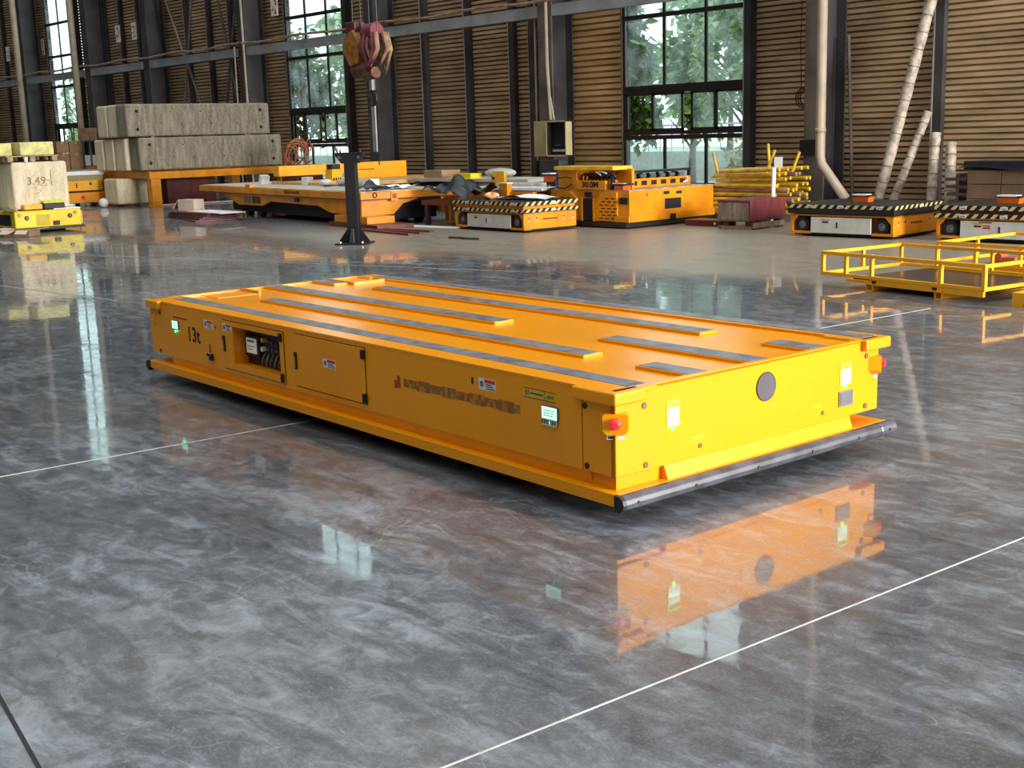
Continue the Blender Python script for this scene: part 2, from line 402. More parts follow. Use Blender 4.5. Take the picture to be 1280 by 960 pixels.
# vertical studs (dark, light edge) in front of the sheets
for x in (-53.5, -52.3, -50.9, -45.2, -43.75, -42.45, -41.1, -37.7, -36.25, -34.9, -25.4, -23.7, -22.1, -11.3, -8.9, -6.5, -3):
    ob('stud', G().box(x-0.075, x+0.085, WY-0.13, WY-0.005, 0, 12.25).box(x-0.10, x-0.075, WY-0.14, WY-0.005, 0, 12, 1), [COLM, BEAM], wallb)
for x in (-21.42,):
    ob('stud', G().box(x-0.08, x+0.08, WY-0.13, WY-0.005, 0, 12.25).box(x-0.10, x-0.08, WY-0.14, WY-0.005, 0, 12, 1), [COLM, BEAM], wallb)

CX = (-61.0, -55.6, -49.9, -43.9+0.0, -39.3, -33.1, -26.75, -20.25, -13.3, -6.6, 0.2)
ccol = []
for i, x in enumerate(CX):
    if x > -7: continue
    g = G().box(x-0.21, x+0.21, 19.2, 19.23, 0, 12, 1).box(x-0.21, x+0.21, 19.82, 19.85, 0, 12.25).box(x-0.012, x+0.012, 19.23, 19.82, 0, 12)
    g.box(x-0.25, x+0.25, 19.15, 19.89, 0, 0.025)
    c = ob('column', g, [COLM, COLF if x in (-20.25, -13.3) else COLM], wallb)
# grey girt rail between columns + rusty service pipe along it
xs = sorted(CX)
for a, b in zip(xs[:-1], xs[1:]):
    if a > -14: continue
    z = 4.02
    g = G().box(a+0.22, b-0.22, 19.20, 19.24, z, z+0.24).box(a+0.22, b-0.22, 19.24, 19.38, z+0.22, z+0.24).box(a+0.22, b-0.22, 19.24, 19.38, z, z+0.02)
    ob('girt_rail', g, BEAM, wallb)
g = G(); pts = []
for k in range(61):
    x = -64 + k*1.0
    if x > -12: break
    pts.append((x, 19.10, 4.36 + 0.03*math.sin(k*1.7)))
pts.append((-6, 19.10, 4.36))
ob('service_pipe', g.tube(pts, 0.035, 6), RUST, wallb)
# diagonal braces in one bay
for (x0, z0, x1, z1) in ((-38.9, 7.2, -35.0, 0.2), (-36.2, 7.2, -38.3, 0.2), (-35.3, 7.2, -32.6-0.9, 0.4), (-33.4, 7.2, -36.6+1.7, 2.5)):
    ob('diagonal_brace', G().tube([(x0, 19.55, z0), (x1, 19.55, z1)], 0.045, 4), COLF, wallb)
# conduits
ob('conduit', G().tube([(-20.71, 19.35, 7), (-20.72, 19.35, 0.95)], 0.03, 6), PVC, wallb)
ob('conduit', G().tube([(-20.12, 19.12, 7), (-20.11, 19.12, 3.0), (-20.03, 19.12, 1.83)], 0.035, 6), PVC, wallb)
ob('conduit', G().tube([(-20.05, 19.14, 2.3), (-19.95, 19.14, 1.83)], 0.02, 6), PVC, wallb)
ob('conduit', G().tube([(-32.85, 19.1, 8), (-32.8, 19.1, 0.3)], 0.035, 6), PVC, wallb)
ob('conduit', G().tube([(-33.35, 19.1, 4.3), (-33.40, 19.1, 0.3)], 0.025, 6), PVC, wallb)
for x, r in ((-44.35, 0.11), (-49.55-0.1, 0.11)):
    ob('downpipe', G().tube([(x, 18.95, 11.5), (x, 18.95, 0.9)], r, 12), PVC, wallb, smooth=True)
ob('downpipe', G().tube([(-13.02, 19.0, 11.5), (-13.02, 19.0, 1.0), (-12.98, 19.0, 0.86), (-12.45, 18.95, 0.28)], 0.085, 14).cyl((-13.02, 19.0, 1.42), (-13.02, 19.0, 1.50), 0.095, 14), PVC, wallb, smooth=True)

# windows
def window(name, x0, x1, panes_x, zs, low=True, label=''):
    w = bpy.data.objects.new(name, None); COL.objects.link(w); tag(w, kind='structure', label=label)
    y0, y1 = WY-0.055, WY+0.0
    g = G(); f = 0.075
    g.box(x0, x0+f, y0, y1, zs[0], zs[-1]); g.box(x1-f, x1, y0, y1, zs[0], zs[-1])
    for z in zs: g.box(x0, x1, y0-0.01, y1, z-0.045, z+0.045)
    rows = list(zip(zs[:-1], zs[1:]))
    sl = rows[1]
    for r_, (a, b) in enumerate(rows):
        if r_ == 1: continue
        for px in panes_x: g.box(px-0.035, px+0.035, WY-0.045, WY-0.005, a, b)
    g.box(x0-0.03, x0, y0-0.03, y1, 0.35, zs[-1]+0.05, 1); g.box(x1, x1+0.03, y0-0.03, y1, 0.35, zs[-1]+0.05, 1)
    g.box(x0, x1, y0-0.01, y1, sl[0]+0.05, sl[0]+0.13); g.box(x0, x1, y0-0.01, y1, sl[1]-0.12, sl[1]-0.04)
    ob('window_frame', g, [FRM, COLF], w)
    # sliding sashes of the second row
    n = 4; xs_ = [x0+f + (x1-x0-2*f)*k/n for k in range(n+1)]
    for k in range(n):
        a, b = xs_[k], xs_[k+1]; yy = WY-0.056+0.028*(k % 2)
        if k == 1: a -= 0.06
        if k == 2: b += 0.12; a += 0.22
        h0, h1 = sl[0]+0.12, sl[1]-0.1
        s = G().box(a, a+0.06, yy, yy+0.028, h0, h1).box(b-0.06, b, yy, yy+0.028, h0, h1).box(a, b, yy, yy+0.028, h0, h0+0.06).box(a, b, yy, yy+0.028, h1-0.06, h1)
        so = ob('sash', s, FRM, w)
        if k != 0: ob('pane', G().box(a+0.06, b-0.06, yy+0.01, yy+0.016, h0+0.06, h1-0.06), GLASS, so)
    for r_, (a, b) in enumerate(rows):
        if r_ == 1: continue
        pp = [x0+f] + list(panes_x) + [x1-f]
        for c, d in zip(pp[:-1], pp[1:]):
            ob('pane', G().box(c+0.02, d-0.02, WY-0.028, WY-0.022, a+0.04, b-0.04), GLASS, w)
    return w
ZS = [0.42, 1.40, 2.42, 3.86, 4.99, 6.2, 7.4, 8.65]
window('window_1', W1[0], W1[1], (-47.95, -47.0), ZS + [9.9, 11.15], label='tall narrow window farthest left')
window('window_2', W2[0], W2[1], (-30.85, -29.8), ZS + [9.9, 11.35], label='tall window behind the black post')
window('window_3', W3[0], W3[1], (-17.5, -16.4), ZS + [9.9], label='tall window right of centre with trees outside')

ob_c = tag(ob('ceiling', G().box(-70, 18, -14, WY+0.1, 12.25, 12.35), mat('roof_sheet', (0.42, 0.46, 0.48), 0.6)), kind='structure', label='pale sheet-metal roof')
for x in ():
    tag(ob('trim_%d' % (CX.index(x)+1), G().box(x-0.1, x+0.1, -14, 19.2, 11.6, 11.62).box(x-0.1, x+0.1, -14, 19.2, 12.2, 12.22).box(x-0.01, x+0.01, -14, 19.2, 11.62, 12.2), COLM), kind='structure')
tag(ob('wall_left', G().box(-70.1, -70, -14, WY, 0, 12.3), mat('left_wall_sheet', (0.30, 0.22, 0.15), 0.6)), kind='structure')

tag(ob('unseen_front_wall', G().box(-70, 18, -14.1, -14, 0, 12.3), mat('fill_cutting_sheet', (0.13, 0.11, 0.09), 0.6)), kind='structure')  # unseen wall, added with a dark sheet to cut the fill light
tag(ob('wall_right', G().box(18, 18.1, -14, 7.5, 0, 12.3).box(18, 18.1, 18.5, WY, 0, 12.3).box(18, 18.1, 7.5, 18.5, 8.8, 12.3), mat('right_wall_sheet', (0.32, 0.25, 0.18), 0.6)), kind='structure')
for xj in (W1[1], W2[1], W3[1]):
    ob('jamb_post', G().box(xj+0.0, xj+0.17, WY-0.2, WY-0.02, 0, 12.2).box(xj, xj+0.02, WY-0.215, WY-0.2, 0, 12.2, 1), [COLM, BEAM], wallb)
# outside
tag(ob('ground', G().box(-120, 30, WY+0.1, 90, -0.25, -0.05), mat('outside_paving', (0.42, 0.44, 0.38), 0.9, 0, 0.15, 0.3)), kind='structure', label='pale yard outside the windows')
pw = thing('perimeter_wall', 'pale low yard wall with railing seen through the lower window panes', 'wall', (-35, 31, -0.05))
ob('plinth', G().box(-70, 40, 0, 0.3, 0, 0.9), mat('render_white', (0.66, 0.68, 0.66), 0.8), pw)
g = G().box(-70, 40, 0.12, 0.17, 1.7, 1.76)
for k in range(221): g.box(-70+k*0.5, -69.97+k*0.5, 0.12, 0.15, 0.9, 1.7)
ob('railing', g, mat('railing_white', (0.7, 0.72, 0.72), 0.6), pw)['kind'] = 'stuff'

def tree(name, label, loc, h, rx, ry, z0, n, mm, leaf, seed, cat='tree', group=None):
    rd = random.Random(seed); t = thing(name, label, cat, (loc[0], loc[1], -0.05), 0, group)
    g = G().tube([(0, 0, 0), (0.05, 0.03, h*0.4), (-0.08, 0.0, h*0.8)], [0.09+h*0.012, 0.07, 0.03], 7)
    for k in range(7):
        a = rd.uniform(0, 6.28); zz = h*rd.uniform(0.25, 0.6)
        g.tube([(0, 0, zz), (math.cos(a)*rx*0.5, math.sin(a)*ry*0.5, zz+h*0.15), (math.cos(a)*rx*0.8, math.sin(a)*ry*0.8, zz+h*0.22)], [0.04, 0.025, 0.012], 5)
    ob('trunk', g, BARK, t)
    cl = [(rd.uniform(-1, 1), rd.uniform(-1, 1), rd.random()) for _ in range(26)]
    L_ = G()
    for i in range(n):
        c = cl[i % len(cl)]; 
        zc = z0 + (h-z0)*c[2]; sh = math.sqrt(max(0.08, 1-(2*c[2]-0.8)**2*0.6))
        p = Vector((c[0]*rx*0.75*sh + rd.gauss(0, 0.25)*rx*0.5, c[1]*ry*0.75*sh + rd.gauss(0, 0.25)*ry*0.5, zc + rd.gauss(0, 0.32)))
        d = Vector((rd.uniform(-1, 1), rd.uniform(-1, 1), rd.uniform(-1.2, 0.3))).normalized(); s = leaf*rd.uniform(0.6, 1.3)
        w = d.cross(Vector((rd.uniform(-1, 1), rd.uniform(-1, 1), rd.uniform(-1, 1)))).normalized()*s*0.22
        L_.add([p, p+d*s*0.5+w, p+d*s, p+d*s*0.5-w], [(0, 1, 2, 3)])
    o = ob('foliage', L_, mm, t); o['kind'] = 'stuff'
    return t
tree('garden_tree', 'dark bushy tree behind the left panes of the window right of centre', (-22.8, 24.2), 5.2, 1.15, 1.1, 1.9, 4600, LEAFD, 0.34, 1)
tree('garden_tree', 'bright green tree behind the right panes of the window right of centre', (-19.4, 25.2), 4.9, 1.0, 1.1, 1.9, 3600, LEAFB, 0.26, 2)
tree('garden_tree', 'small drooping tree seen through the middle panes of the window right of centre', (-23.2, 27.6), 3.9, 0.8, 0.8, 1.8, 1500, LEAFD, 0.3, 3)
tree('garden_tree', 'dark tree behind the left pane of the window by the black post', (-38.2, 24.4), 4.8, 1.1, 1.2, 1.9, 3200, LEAFD, 0.3, 4)
tree('garden_tree', 'leafy green tree behind the right pane of the window by the black post', (-36.1, 25.4), 4.4, 0.9, 1.0, 1.9, 2600, LEAFB, 0.26, 5)
tree('garden_tree', 'small green tree outside the narrow window farthest left', (-59.5, 25.4), 5.0, 1.2, 1.0, 0.6, 2200, LEAFB, 0.3, 6)
HAZE = leafmat('hazy_far_leaves', (0.20, 0.34, 0.14), (0.52, 0.66, 0.34))  # distance haze is put into the leaf colour
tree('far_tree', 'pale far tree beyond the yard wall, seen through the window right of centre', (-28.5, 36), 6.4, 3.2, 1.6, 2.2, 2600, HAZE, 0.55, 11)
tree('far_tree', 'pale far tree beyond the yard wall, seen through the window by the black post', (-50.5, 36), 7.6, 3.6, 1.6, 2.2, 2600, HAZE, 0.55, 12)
tree('yellow_shrub', 'low yellowish shrub outside beyond the yellow tube pile', (-17.6, 23.2), 1.3, 0.8, 0.7, 0.1, 1500, leafmat('yellow_leaves', (0.30, 0.26, 0.03), (0.7, 0.6, 0.12)), 0.2, 7, 'shrub')

#OBJECTS
# ================================================================== main flat-bed transport vehicle
V = thing('transport_vehicle', 'large low yellow flat-bed transport vehicle marked 13t in the foreground', 'vehicle', (-3.302, 3.464, 0), R(-2.566))
# core and skins (opening left for the control door)
g = G().box(-4.50, -0.06, 0.16, 1.80, 0.19, 0.532)
g.box(-4.50, -3.45, 0.03, 0.16, 0.19, 0.532).box(-2.70, -0.23, 0.03, 0.16, 0.19, 0.532).box(-3.45, -2.70, 0.03, 0.16, 0.51, 0.532).box(-3.45, -2.70, 0.03, 0.16, 0.19, 0.212)
ob('body', g, YEL, V)
ob('corner_panel', G().box(-0.225, -0.034, 0.03, 0.17, 0.19, 0.532), YEL, V, 0.004)
ob('front_panel', G().box(-0.06, -0.03, 0.03, 1.80, 0.19, 0.546), YEL, V, 0.004)
ob('front_panel', G().box(-4.53, -4.50, 0.03, 1.80, 0.19, 0.546), YEL, V, 0.004)['label'] = 'far end panel'
# recessed lower hull
lower = [(0.035, 0.19), (1.795, 0.19), (1.78, 0.13), (0.05, 0.13)]
ob('lower_hull', G().prism(lower, 'x', -4.25, -0.19).prism([(-0.34, 0.19), (-0.034, 0.19), (-0.012, 0.131), (-0.34, 0.131)], 'y', 0.31, 1.58).box(-0.22, -0.052, 0.052, 0.32, 0.132, 0.19), YEL, V)
# skirt
g = G().box(-4.53, 0, 0, 1.83, 0.120, 0.132).box(-4.53, 0, 0, 0.012, 0.080, 0.122).box(-4.53, 0, 1.818, 1.83, 0.080, 0.122).box(-0.012, 0, 0, 1.83, 0.080, 0.122).box(-4.53, -4.518, 0, 1.83, 0.08, 0.122)
ob('skirt', g, YEL, V, 0.003)
ob('shaded_chassis', G().box(-4.4, -0.12, 0.12, 1.71, 0.055, 0.12), DRK, V)  # chassis block coloured near black for the shadow under the vehicle
for wx in (-3.9, -2.9, -1.6, -0.6):
    for wy in (0.28, 1.55):
        w_ = ob('wheel', G().cyl((wx, wy-0.05, 0.06), (wx, wy+0.05, 0.06), 0.06, 16), BLK, V, smooth=False)
# bumpers: half-round rubber tube with end caps
def bumper(x, s, dist):
    pr = [(x, 0.066), (x+s*0.024, 0.066), (x+s*0.042, 0.078), (x+s*0.048, 0.098), (x+s*0.042, 0.117), (x+s*0.024, 0.130), (x, 0.131)]
    b = ob('bumper', G().prism(pr, 'y', 0.0, 1.86), BUMP, V, 0.003)
    ob('end_cap', G().prism([(x-s*0.005, 0.064)] + [(px+s*0.003, pz) for px, pz in pr[1:-1]] + [(x-s*0.005, 0.133)], 'y', -0.008, 0.012), BLK, b)
    for y in (0.08, 0.42, 0.82, 1.2, 1.55, 1.8):
        ob('rivet', G().cyl((x+s*0.044, y, 0.098), (x+s*0.051, y, 0.098), 0.007, 8), INK, b)
    ob('band', G().prism([(px+s*0.002, pz+ (0.001 if pz > 0.10 else -0.001)) for px, pz in pr], 'y', 1.735, 1.745), CHR, b)
    return b
bumper(0.0, 1, 0)['label'] = 'dark grey rubber front bumper'
bumper(-4.53, -1, 0)
# corner flanges
def flange(x0, x1, y0, y1):
    ob('corner_flange', G().box(x0, x1, y0, y1, 0.492, 0.546), YEL, V, 0.010, seg=3)
flange(-0.26, 0.0, 0.0, 0.17); flange(-4.53, -4.33, 0.0, 0.17); flange(-0.26, 0.0, 1.66, 1.86); flange(-4.53, -4.33, 1.66, 1.83)
ob('edge_rail', G().box(-4.5, -0.01, 0.028, 0.25, 0.53, 0.5456).box(-4.42, -0.01, 1.69, 1.83, 0.53, 0.5456), YEL, V, 0.003)
ob('deck_lip', G().box(-0.065, -0.03, 0.25, 1.69, 0.53, 0.5462), YEL, V, 0.002)
# raised deck bars with grey grip strips
for (x0, x1, y0, y1) in ((-4.38, -0.06, 0.135, 0.237), (-3.83, -0.73, 0.505, 0.612), (-4.48, -1.865, 0.885, 1.005), (-3.77, -0.765, 1.335, 1.45), (-4.36, -0.06, 1.712, 1.815),
                         (-1.015, -0.06, 0.88, 1.0), (-0.36, -0.06, 0.49, 0.60), (-0.325, -0.06, 1.30, 1.42), (-4.5, -4.2, 1.28, 1.38)):
    b = ob('deck_bar', G().box(x0-0.012, x1+0.006, y0-0.008, y1+0.008, 0.531, 0.5462), YEL, V, 0.002)
    tag(ob('grip_strip', G().box(x0, x1, y0, y1, 0.546, 0.5478), GRYS, b), label='grey anti-slip strip')
# stepped recess plates at the far end
ob('end_tray', G().box(-4.5, -4.15, 1.42, 1.66, 0.532, 0.5345).box(-4.5, -4.13, 1.40, 1.42, 0.532, 0.552).box(-4.15, -4.13, 1.42, 1.66, 0.532, 0.552), ORA, V)
ob('end_tray', G().box(-4.5, -4.25, 0.40, 0.70, 0.532, 0.5345).box(-4.5, -4.24, 0.70, 0.715, 0.532, 0.552), ORA, V)
# bolts on panels
def bolt(p, ax, r=0.013):
    q = Vector(p); d = {'x': Vector((0.004, 0, 0)), 'y': Vector((0, -0.004, 0))}[ax]
    ob('bolt_hole', G().cyl(q, q+d, r, 12), INK if ax == 'y' else mat('brown_bolt', (0.16, 0.07, 0.02), 0.5), V)
for p in ((-0.207, 0.03, 0.464), (-0.2, 0.03, 0.212), (-4.37, 0.03, 0.468), (-4.40, 0.03, 0.210)): bolt(p, 'y')
for p in ((-0.03, 0.192, 0.465), (-0.03, 0.198, 0.215), (-0.03, 0.526, 0.236), (-0.03, 1.368, 0.239), (-0.03, 1.70, 0.465), (-0.03, 1.70, 0.22)): bolt(p, 'x', 0.011 if 0.4 < p[1] < 1.5 else 0.014)
# --- control door with recess
dr = ob('control_door', G().box(-3.447, -3.316, 0.024, 0.032, 0.215, 0.507).box(-2.745, -2.703, 0.024, 0.032, 0.215, 0.507).box(-3.316, -2.745, 0.024, 0.032, 0.478, 0.507).box(-3.316, -2.745, 0.024, 0.032, 0.215, 0.252), YEL, V)
O = [(-3.316, 0.252), (-2.745, 0.252), (-2.745, 0.478), (-3.316, 0.478)]; I = [(-3.325, 0.245), (-2.735, 0.245), (-2.735, 0.480), (-3.325, 0.480)]
g = G(); vs = [(x, 0.026, z) for x, z in O] + [(x, 0.125, z) for x, z in I]
g.add(vs, [(0, 1, 5, 4), (1, 2, 6, 5), (2, 3, 7, 6), (3, 0, 4, 7)]); ob('recess', g, YEL, dr)
ob('instrument_plate', G().box(-3.325, -2.735, 0.124, 0.135, 0.245, 0.48), BLK, dr)
sc = ob('control_screen', G().box(-3.31, -3.14, 0.100, 0.124, 0.300, 0.425), BLK, dr, 0.003)
ob('screen_display', G().box(-3.29, -3.165, 0.097, 0.101, 0.318, 0.408, 0).box(-3.275, -3.19, 0.0962, 0.0972, 0.384, 0.398, 1).box(-3.275, -3.18, 0.0962, 0.0972, 0.358, 0.363, 1).box(-3.275, -3.21, 0.0962, 0.0972, 0.340, 0.345, 1),
   [mat('screen_white', (0.75, 0.74, 0.70), 0.4, emit=0.15), mat('screen_grey', (0.25, 0.2, 0.15), 0.5)], dr)
ob('knob', G().cyl((-3.10, 0.10, 0.410), (-3.10, 0.125, 0.410), 0.014, 14), mat('yellow_knob', (0.75, 0.5, 0.08), 0.4), dr)
ob('knob', G().cyl((-3.105, 0.10, 0.355), (-3.105, 0.125, 0.355), 0.015, 14), PAPER, dr)
for k in range(3):
    ob('knob', G().cyl((-3.05+k*0.05, 0.11, 0.41-0.01*k), (-3.05+k*0.05, 0.125, 0.41-0.01*k), 0.010, 10), STEEL, dr)
    ob('knob', G().cyl((-3.05+k*0.05, 0.11, 0.36), (-3.05+k*0.05, 0.125, 0.36), 0.010, 10), STEEL, dr)
for k in range(5):
    x = -3.10+k*0.05
    ob('cable', G().tube([(x, 0.12, 0.33), (x+0.01, 0.095, 0.295), (x-0.01, 0.10, 0.262)], 0.006, 6), STEEL if k % 2 else COLF, dr)
def door_fit(dr, x0, x1, z0, z1, hx, lx):
    ob('door_gap', G().box(x0-0.006, x1+0.006, 0.0285, 0.0295, z1, z1+0.005).box(x0-0.006, x1+0.006, 0.0285, 0.0295, z0-0.005, z0).box(x0-0.006, x0, 0.0285, 0.0295, z0, z1).box(x1, x1+0.006, 0.0285, 0.0295, z0, z1), mat('gap_shadow_red', (0.10, 0.02, 0.0), 0.8), dr)
    for z in (z1-0.03, z0+0.03): ob('hinge', G().box(hx-0.014, hx+0.014, 0.012, 0.026, z-0.024, z+0.024).cyl((hx, 0.012, z-0.02), (hx, 0.012, z+0.02), 0.006, 8), BLK, dr, 0.002)
    ob('latch', G().box(lx-0.010, lx+0.010, 0.014, 0.026, 0.318, 0.412).box(lx+0.002, lx+0.008, 0.008, 0.016, 0.325, 0.390, 1), [BLK, CHR], dr)
door_fit(dr, -3.447, -2.703, 0.215, 0.507, -2.722, -3.43)
d2 = ob('access_door', G().box(-2.578, -1.862, 0.024, 0.032, 0.222, 0.512), YEL, V, 0.002)
door_fit(d2, -2.578, -1.862, 0.222, 0.512, -1.867, -2.562)
# --- stickers and prints
def sticker_y(name, x0, x1, z0, z1, kind, y=0.03, parent=V, lab=None):
    g = G().box(x0, x1, y-0.0012, y+0.001, z0, z1, 0); w = x1-x0; h = z1-z0; mats = [WHT, RED, INK]; t = y-0.002
    if kind == 'warn':
        g.box(x0+w*0.36, x1-w*0.04, t, t+0.001, z1-h*0.36, z1-h*0.06, 1)
        for k in range(3): g.box(x0+w*0.42, x1-w*(0.08+0.07*k), t, t+0.001, z0+h*(0.12+0.18*k), z0+h*(0.19+0.18*k), 2)
        n = 10
        for k in range(n):
            a0, a1 = 2*math.pi*k/n, 2*math.pi*(k+1)/n; cx_, cz_ = x0+w*0.19, z0+h*0.5; rr = h*0.26
            g.prism([(cx_+math.cos(a0)*rr, cz_+math.sin(a0)*rr), (cx_+math.cos(a1)*rr, cz_+math.sin(a1)*rr), (cx_+math.cos(a1)*rr*0.72, cz_+math.sin(a1)*rr*0.72), (cx_+math.cos(a0)*rr*0.72, cz_+math.sin(a0)*rr*0.72)], 'y', t, t+0.001, 2)
        g.box(x0+w*0.16, x0+w*0.22, t, t+0.001, z0+h*0.36, z0+h*0.64, 2)
    if kind == 'yel':
        mats = [mat('sticker_yellow', (0.62, 0.42, 0.02), 0.5), INK, INK]
        g.box(x0, x1, t, t+0.001, z1-h*0.06, z1, 1).box(x0, x1, t, t+0.001, z0, z0+h*0.06, 1).box(x0+w*0.66, x0+w*0.67, t, t+0.001, z0, z1, 1)
        for k in range(3):
            cx_ = x0+w*(0.10+0.045*k)
            pts = [(cx_-0.006*math.cos(a), z0+h*0.5+h*0.32*math.sin(a)) for a in (-1.2, -0.6, 0, 0.6, 1.2)]
            g.strokes([(*pts[i], *pts[i+1]) for i in range(4)], 'y', t, 0.0035, 0.001, 1)
        for k in range(9): g.box(x0+w*(0.22+0.045*k), x0+w*(0.255+0.045*k), t, t+0.001, z0+h*0.42, z0+h*0.58, 1)
        for k in range(4): g.strokes([(x0+w*(0.74+0.055*k), z0+h*0.3, x0+w*(0.755+0.055*k), z0+h*(0.55+0.1*(k % 2)))], 'y', t, 0.006, 0.001, 1)
    o = ob(name, g, mats, parent)
    if lab: o['label'] = lab
sticker_y('sticker', -3.71, -3.585, 0.432, 0.485, 'warn', lab='white and red warning sticker')
sticker_y('sticker', -3.44, -3.325, 0.442, 0.488, 'warn', y=0.024, parent=dr)
sticker_y('sticker', -2.275, -2.14, 0.365, 0.413, 'warn', y=0.024, parent=d2)
sticker_y('sticker', -0.915, -0.79, 0.435, 0.488, 'warn', lab='white and red warning sticker')
sticker_y('sticker', -0.60, -0.385, 0.447, 0.489, 'yel', lab='yellow caution sticker with black arcs')
text('lettering', '13t', 0.132, INK, V, (-3.872, 0.029, 0.365), TXF, sx=1.05, bold=0.0022)
g = G()
for k in range(8): g.box(-4.16+k*0.027, -4.14+k*0.027, 0.0285, 0.03, 0.455, 0.463)
ob('lettering', g, INKR, V)
ob('slot', G().box(-0.966, -0.955, 0.027, 0.031, 0.452, 0.482), DRK, V)
ob('lens', G().cyl((-3.552, 0.026, 0.452), (-3.552, 0.031, 0.452), 0.008, 8), RED, V)
# soft brown lettering and red mark of the maker, seen only as blurred blocks
cols = [(0.50, 0.17, 0.004), (0.27, 0.105, 0.012), (0.34, 0.13, 0.012), (0.20, 0.085, 0.018)]
BM = [mat('print_tone_%s' % 'abcd'[i], c, 0.5) for i, c in enumerate(cols)]
g = G(); rd = random.Random(3)
for k in range(42):
    x = -1.515+k*0.0212; hh = 0.020+0.006*(k//5 % 2)
    for j in range(2): g.box(x, x+0.0212, 0.0288, 0.0295, 0.382-hh+j*hh, 0.382+j*hh, rd.choice((0, 1, 1, 2, 3)) if rd.random() < 0.9 else 0)
ob('lettering', g, BM, V)['label'] = 'dark brown blurred lettering'
ob('maker_mark', G().box(-1.60, -1.575, 0.0286, 0.0295, 0.345, 0.385).box(-1.575, -1.548, 0.0286, 0.0295, 0.35, 0.41), mat('mark_red', (0.42, 0.045, 0.003), 0.5), V)['label'] = 'dark red square mark'
# lit battery displays
def disp_y(x0, x1, z0, z1, txt=True):
    d = ob('charge_display', G().box(x0-0.006, x1+0.006, 0.022, 0.031, z0-0.006, z1+0.006), STEEL, V, 0.002)
    ob('display_face', G().box(x0, x1, 0.020, 0.023, z0, z1), GLOW, d)
    g = G()
    for k in range(3): g.box(x0+0.012, x1-0.02+0.004*k, 0.0192, 0.0202, z0+(z1-z0)*(0.25+0.22*k), z0+(z1-z0)*(0.31+0.22*k))
    ob('display_print', g, mat('green_print', (0.1, 0.45, 0.25), 0.5), d)
    ob('green_indicator', G().cyl(((x0+x1)/2, 0.019, z0-0.016), ((x0+x1)/2, 0.024, z0-0.016), 0.007, 8), GREENLED, d)
    return d
disp_y(-4.165, -4.085, 0.385, 0.435)
dd = disp_y(-0.47, -0.375, 0.375, 0.425)
g = G()
for k in range(7): g.box(-0.468+k*0.0132, -0.46+k*0.0132, 0.0185, 0.0195, 0.352, 0.370)
ob('label_print', G().box(-0.47, -0.375, 0.0190, 0.0225, 0.345, 0.374), WHT, dd); ob('label_print', g, INK, dd)
# padlock on a cord
ob('padlock', G().tube([(-3.643, 0.026, 0.335), (-3.642, 0.024, 0.285)], 0.003, 6, 0).box(-3.665, -3.640, 0.010, 0.026, 0.262, 0.278, 0).box(-3.632, -3.602, 0.008, 0.026, 0.238, 0.278, 0).tube([(-3.655, 0.018, 0.272), (-3.635, 0.012, 0.285), (-3.618, 0.018, 0.275)], 0.004, 6, 1), [BLK, CHR], V)
# front face items
o = ob('sensor_port', G().cyl((-0.034, 0.955, 0.428), (-0.026, 0.955, 0.428), 0.062, 40), mat('sensor_grey', (0.075, 0.07, 0.085), 0.35), V)
ob('port_ring', G().tube([(-0.027, 0.955+0.064*math.cos(a*math.pi/18), 0.428+0.064*math.sin(a*math.pi/18)) for a in range(37)], 0.0025, 6), INK, o)
def label_x(y0, y1, z0, z1):
    d = ob('charge_display', G().box(-0.031, -0.027, y0-0.004, y1+0.004, z0-0.004, z1+0.03), mat('lime_label', (0.75, 0.78, 0.03), 0.5), V)
    h = z1-z0
    for k in range(3): ob('display_face', G().box(-0.0275, -0.026, y0, y1, z0+h*(0.03+0.33*k), z0+h*(0.30+0.33*k)), GLOW if k == 1 else PAPER, d)
    g = G()
    for k in range(4): g.box(-0.0262, -0.0255, y0+0.008+k*0.016, y0+0.019+k*0.016, z1+0.004, z1+0.020)
    ob('display_print', g, mat('olive_print', (0.25, 0.3, 0.02), 0.5), d)
    ob('green_indicator', G().cyl((-0.030, (y0+y1)/2, z0-0.010), (-0.024, (y0+y1)/2, z0-0.010), 0.006, 8), GREENLED, d)
label_x(0.325, 0.393, 0.350, 0.430); label_x(1.500, 1.575, 0.352, 0.425)
ob('cover_plate', G().box(-0.031, -0.024, 1.487, 1.596, 0.246, 0.320), STEEL, V, 0.003)
ob('cover_face', G().box(-0.025, -0.022, 1.497, 1.586, 0.256, 0.310), mat('grey_face', (0.11, 0.115, 0.14), 0.4), V)
for y in (0.50, 1.32):
    g = G()
    for k in range(4): g.box(-0.0302, -0.0295, y-0.02+k*0.018, y-0.008+k*0.018, 0.268, 0.284)
    ob('faint_print', g, LEM, V)
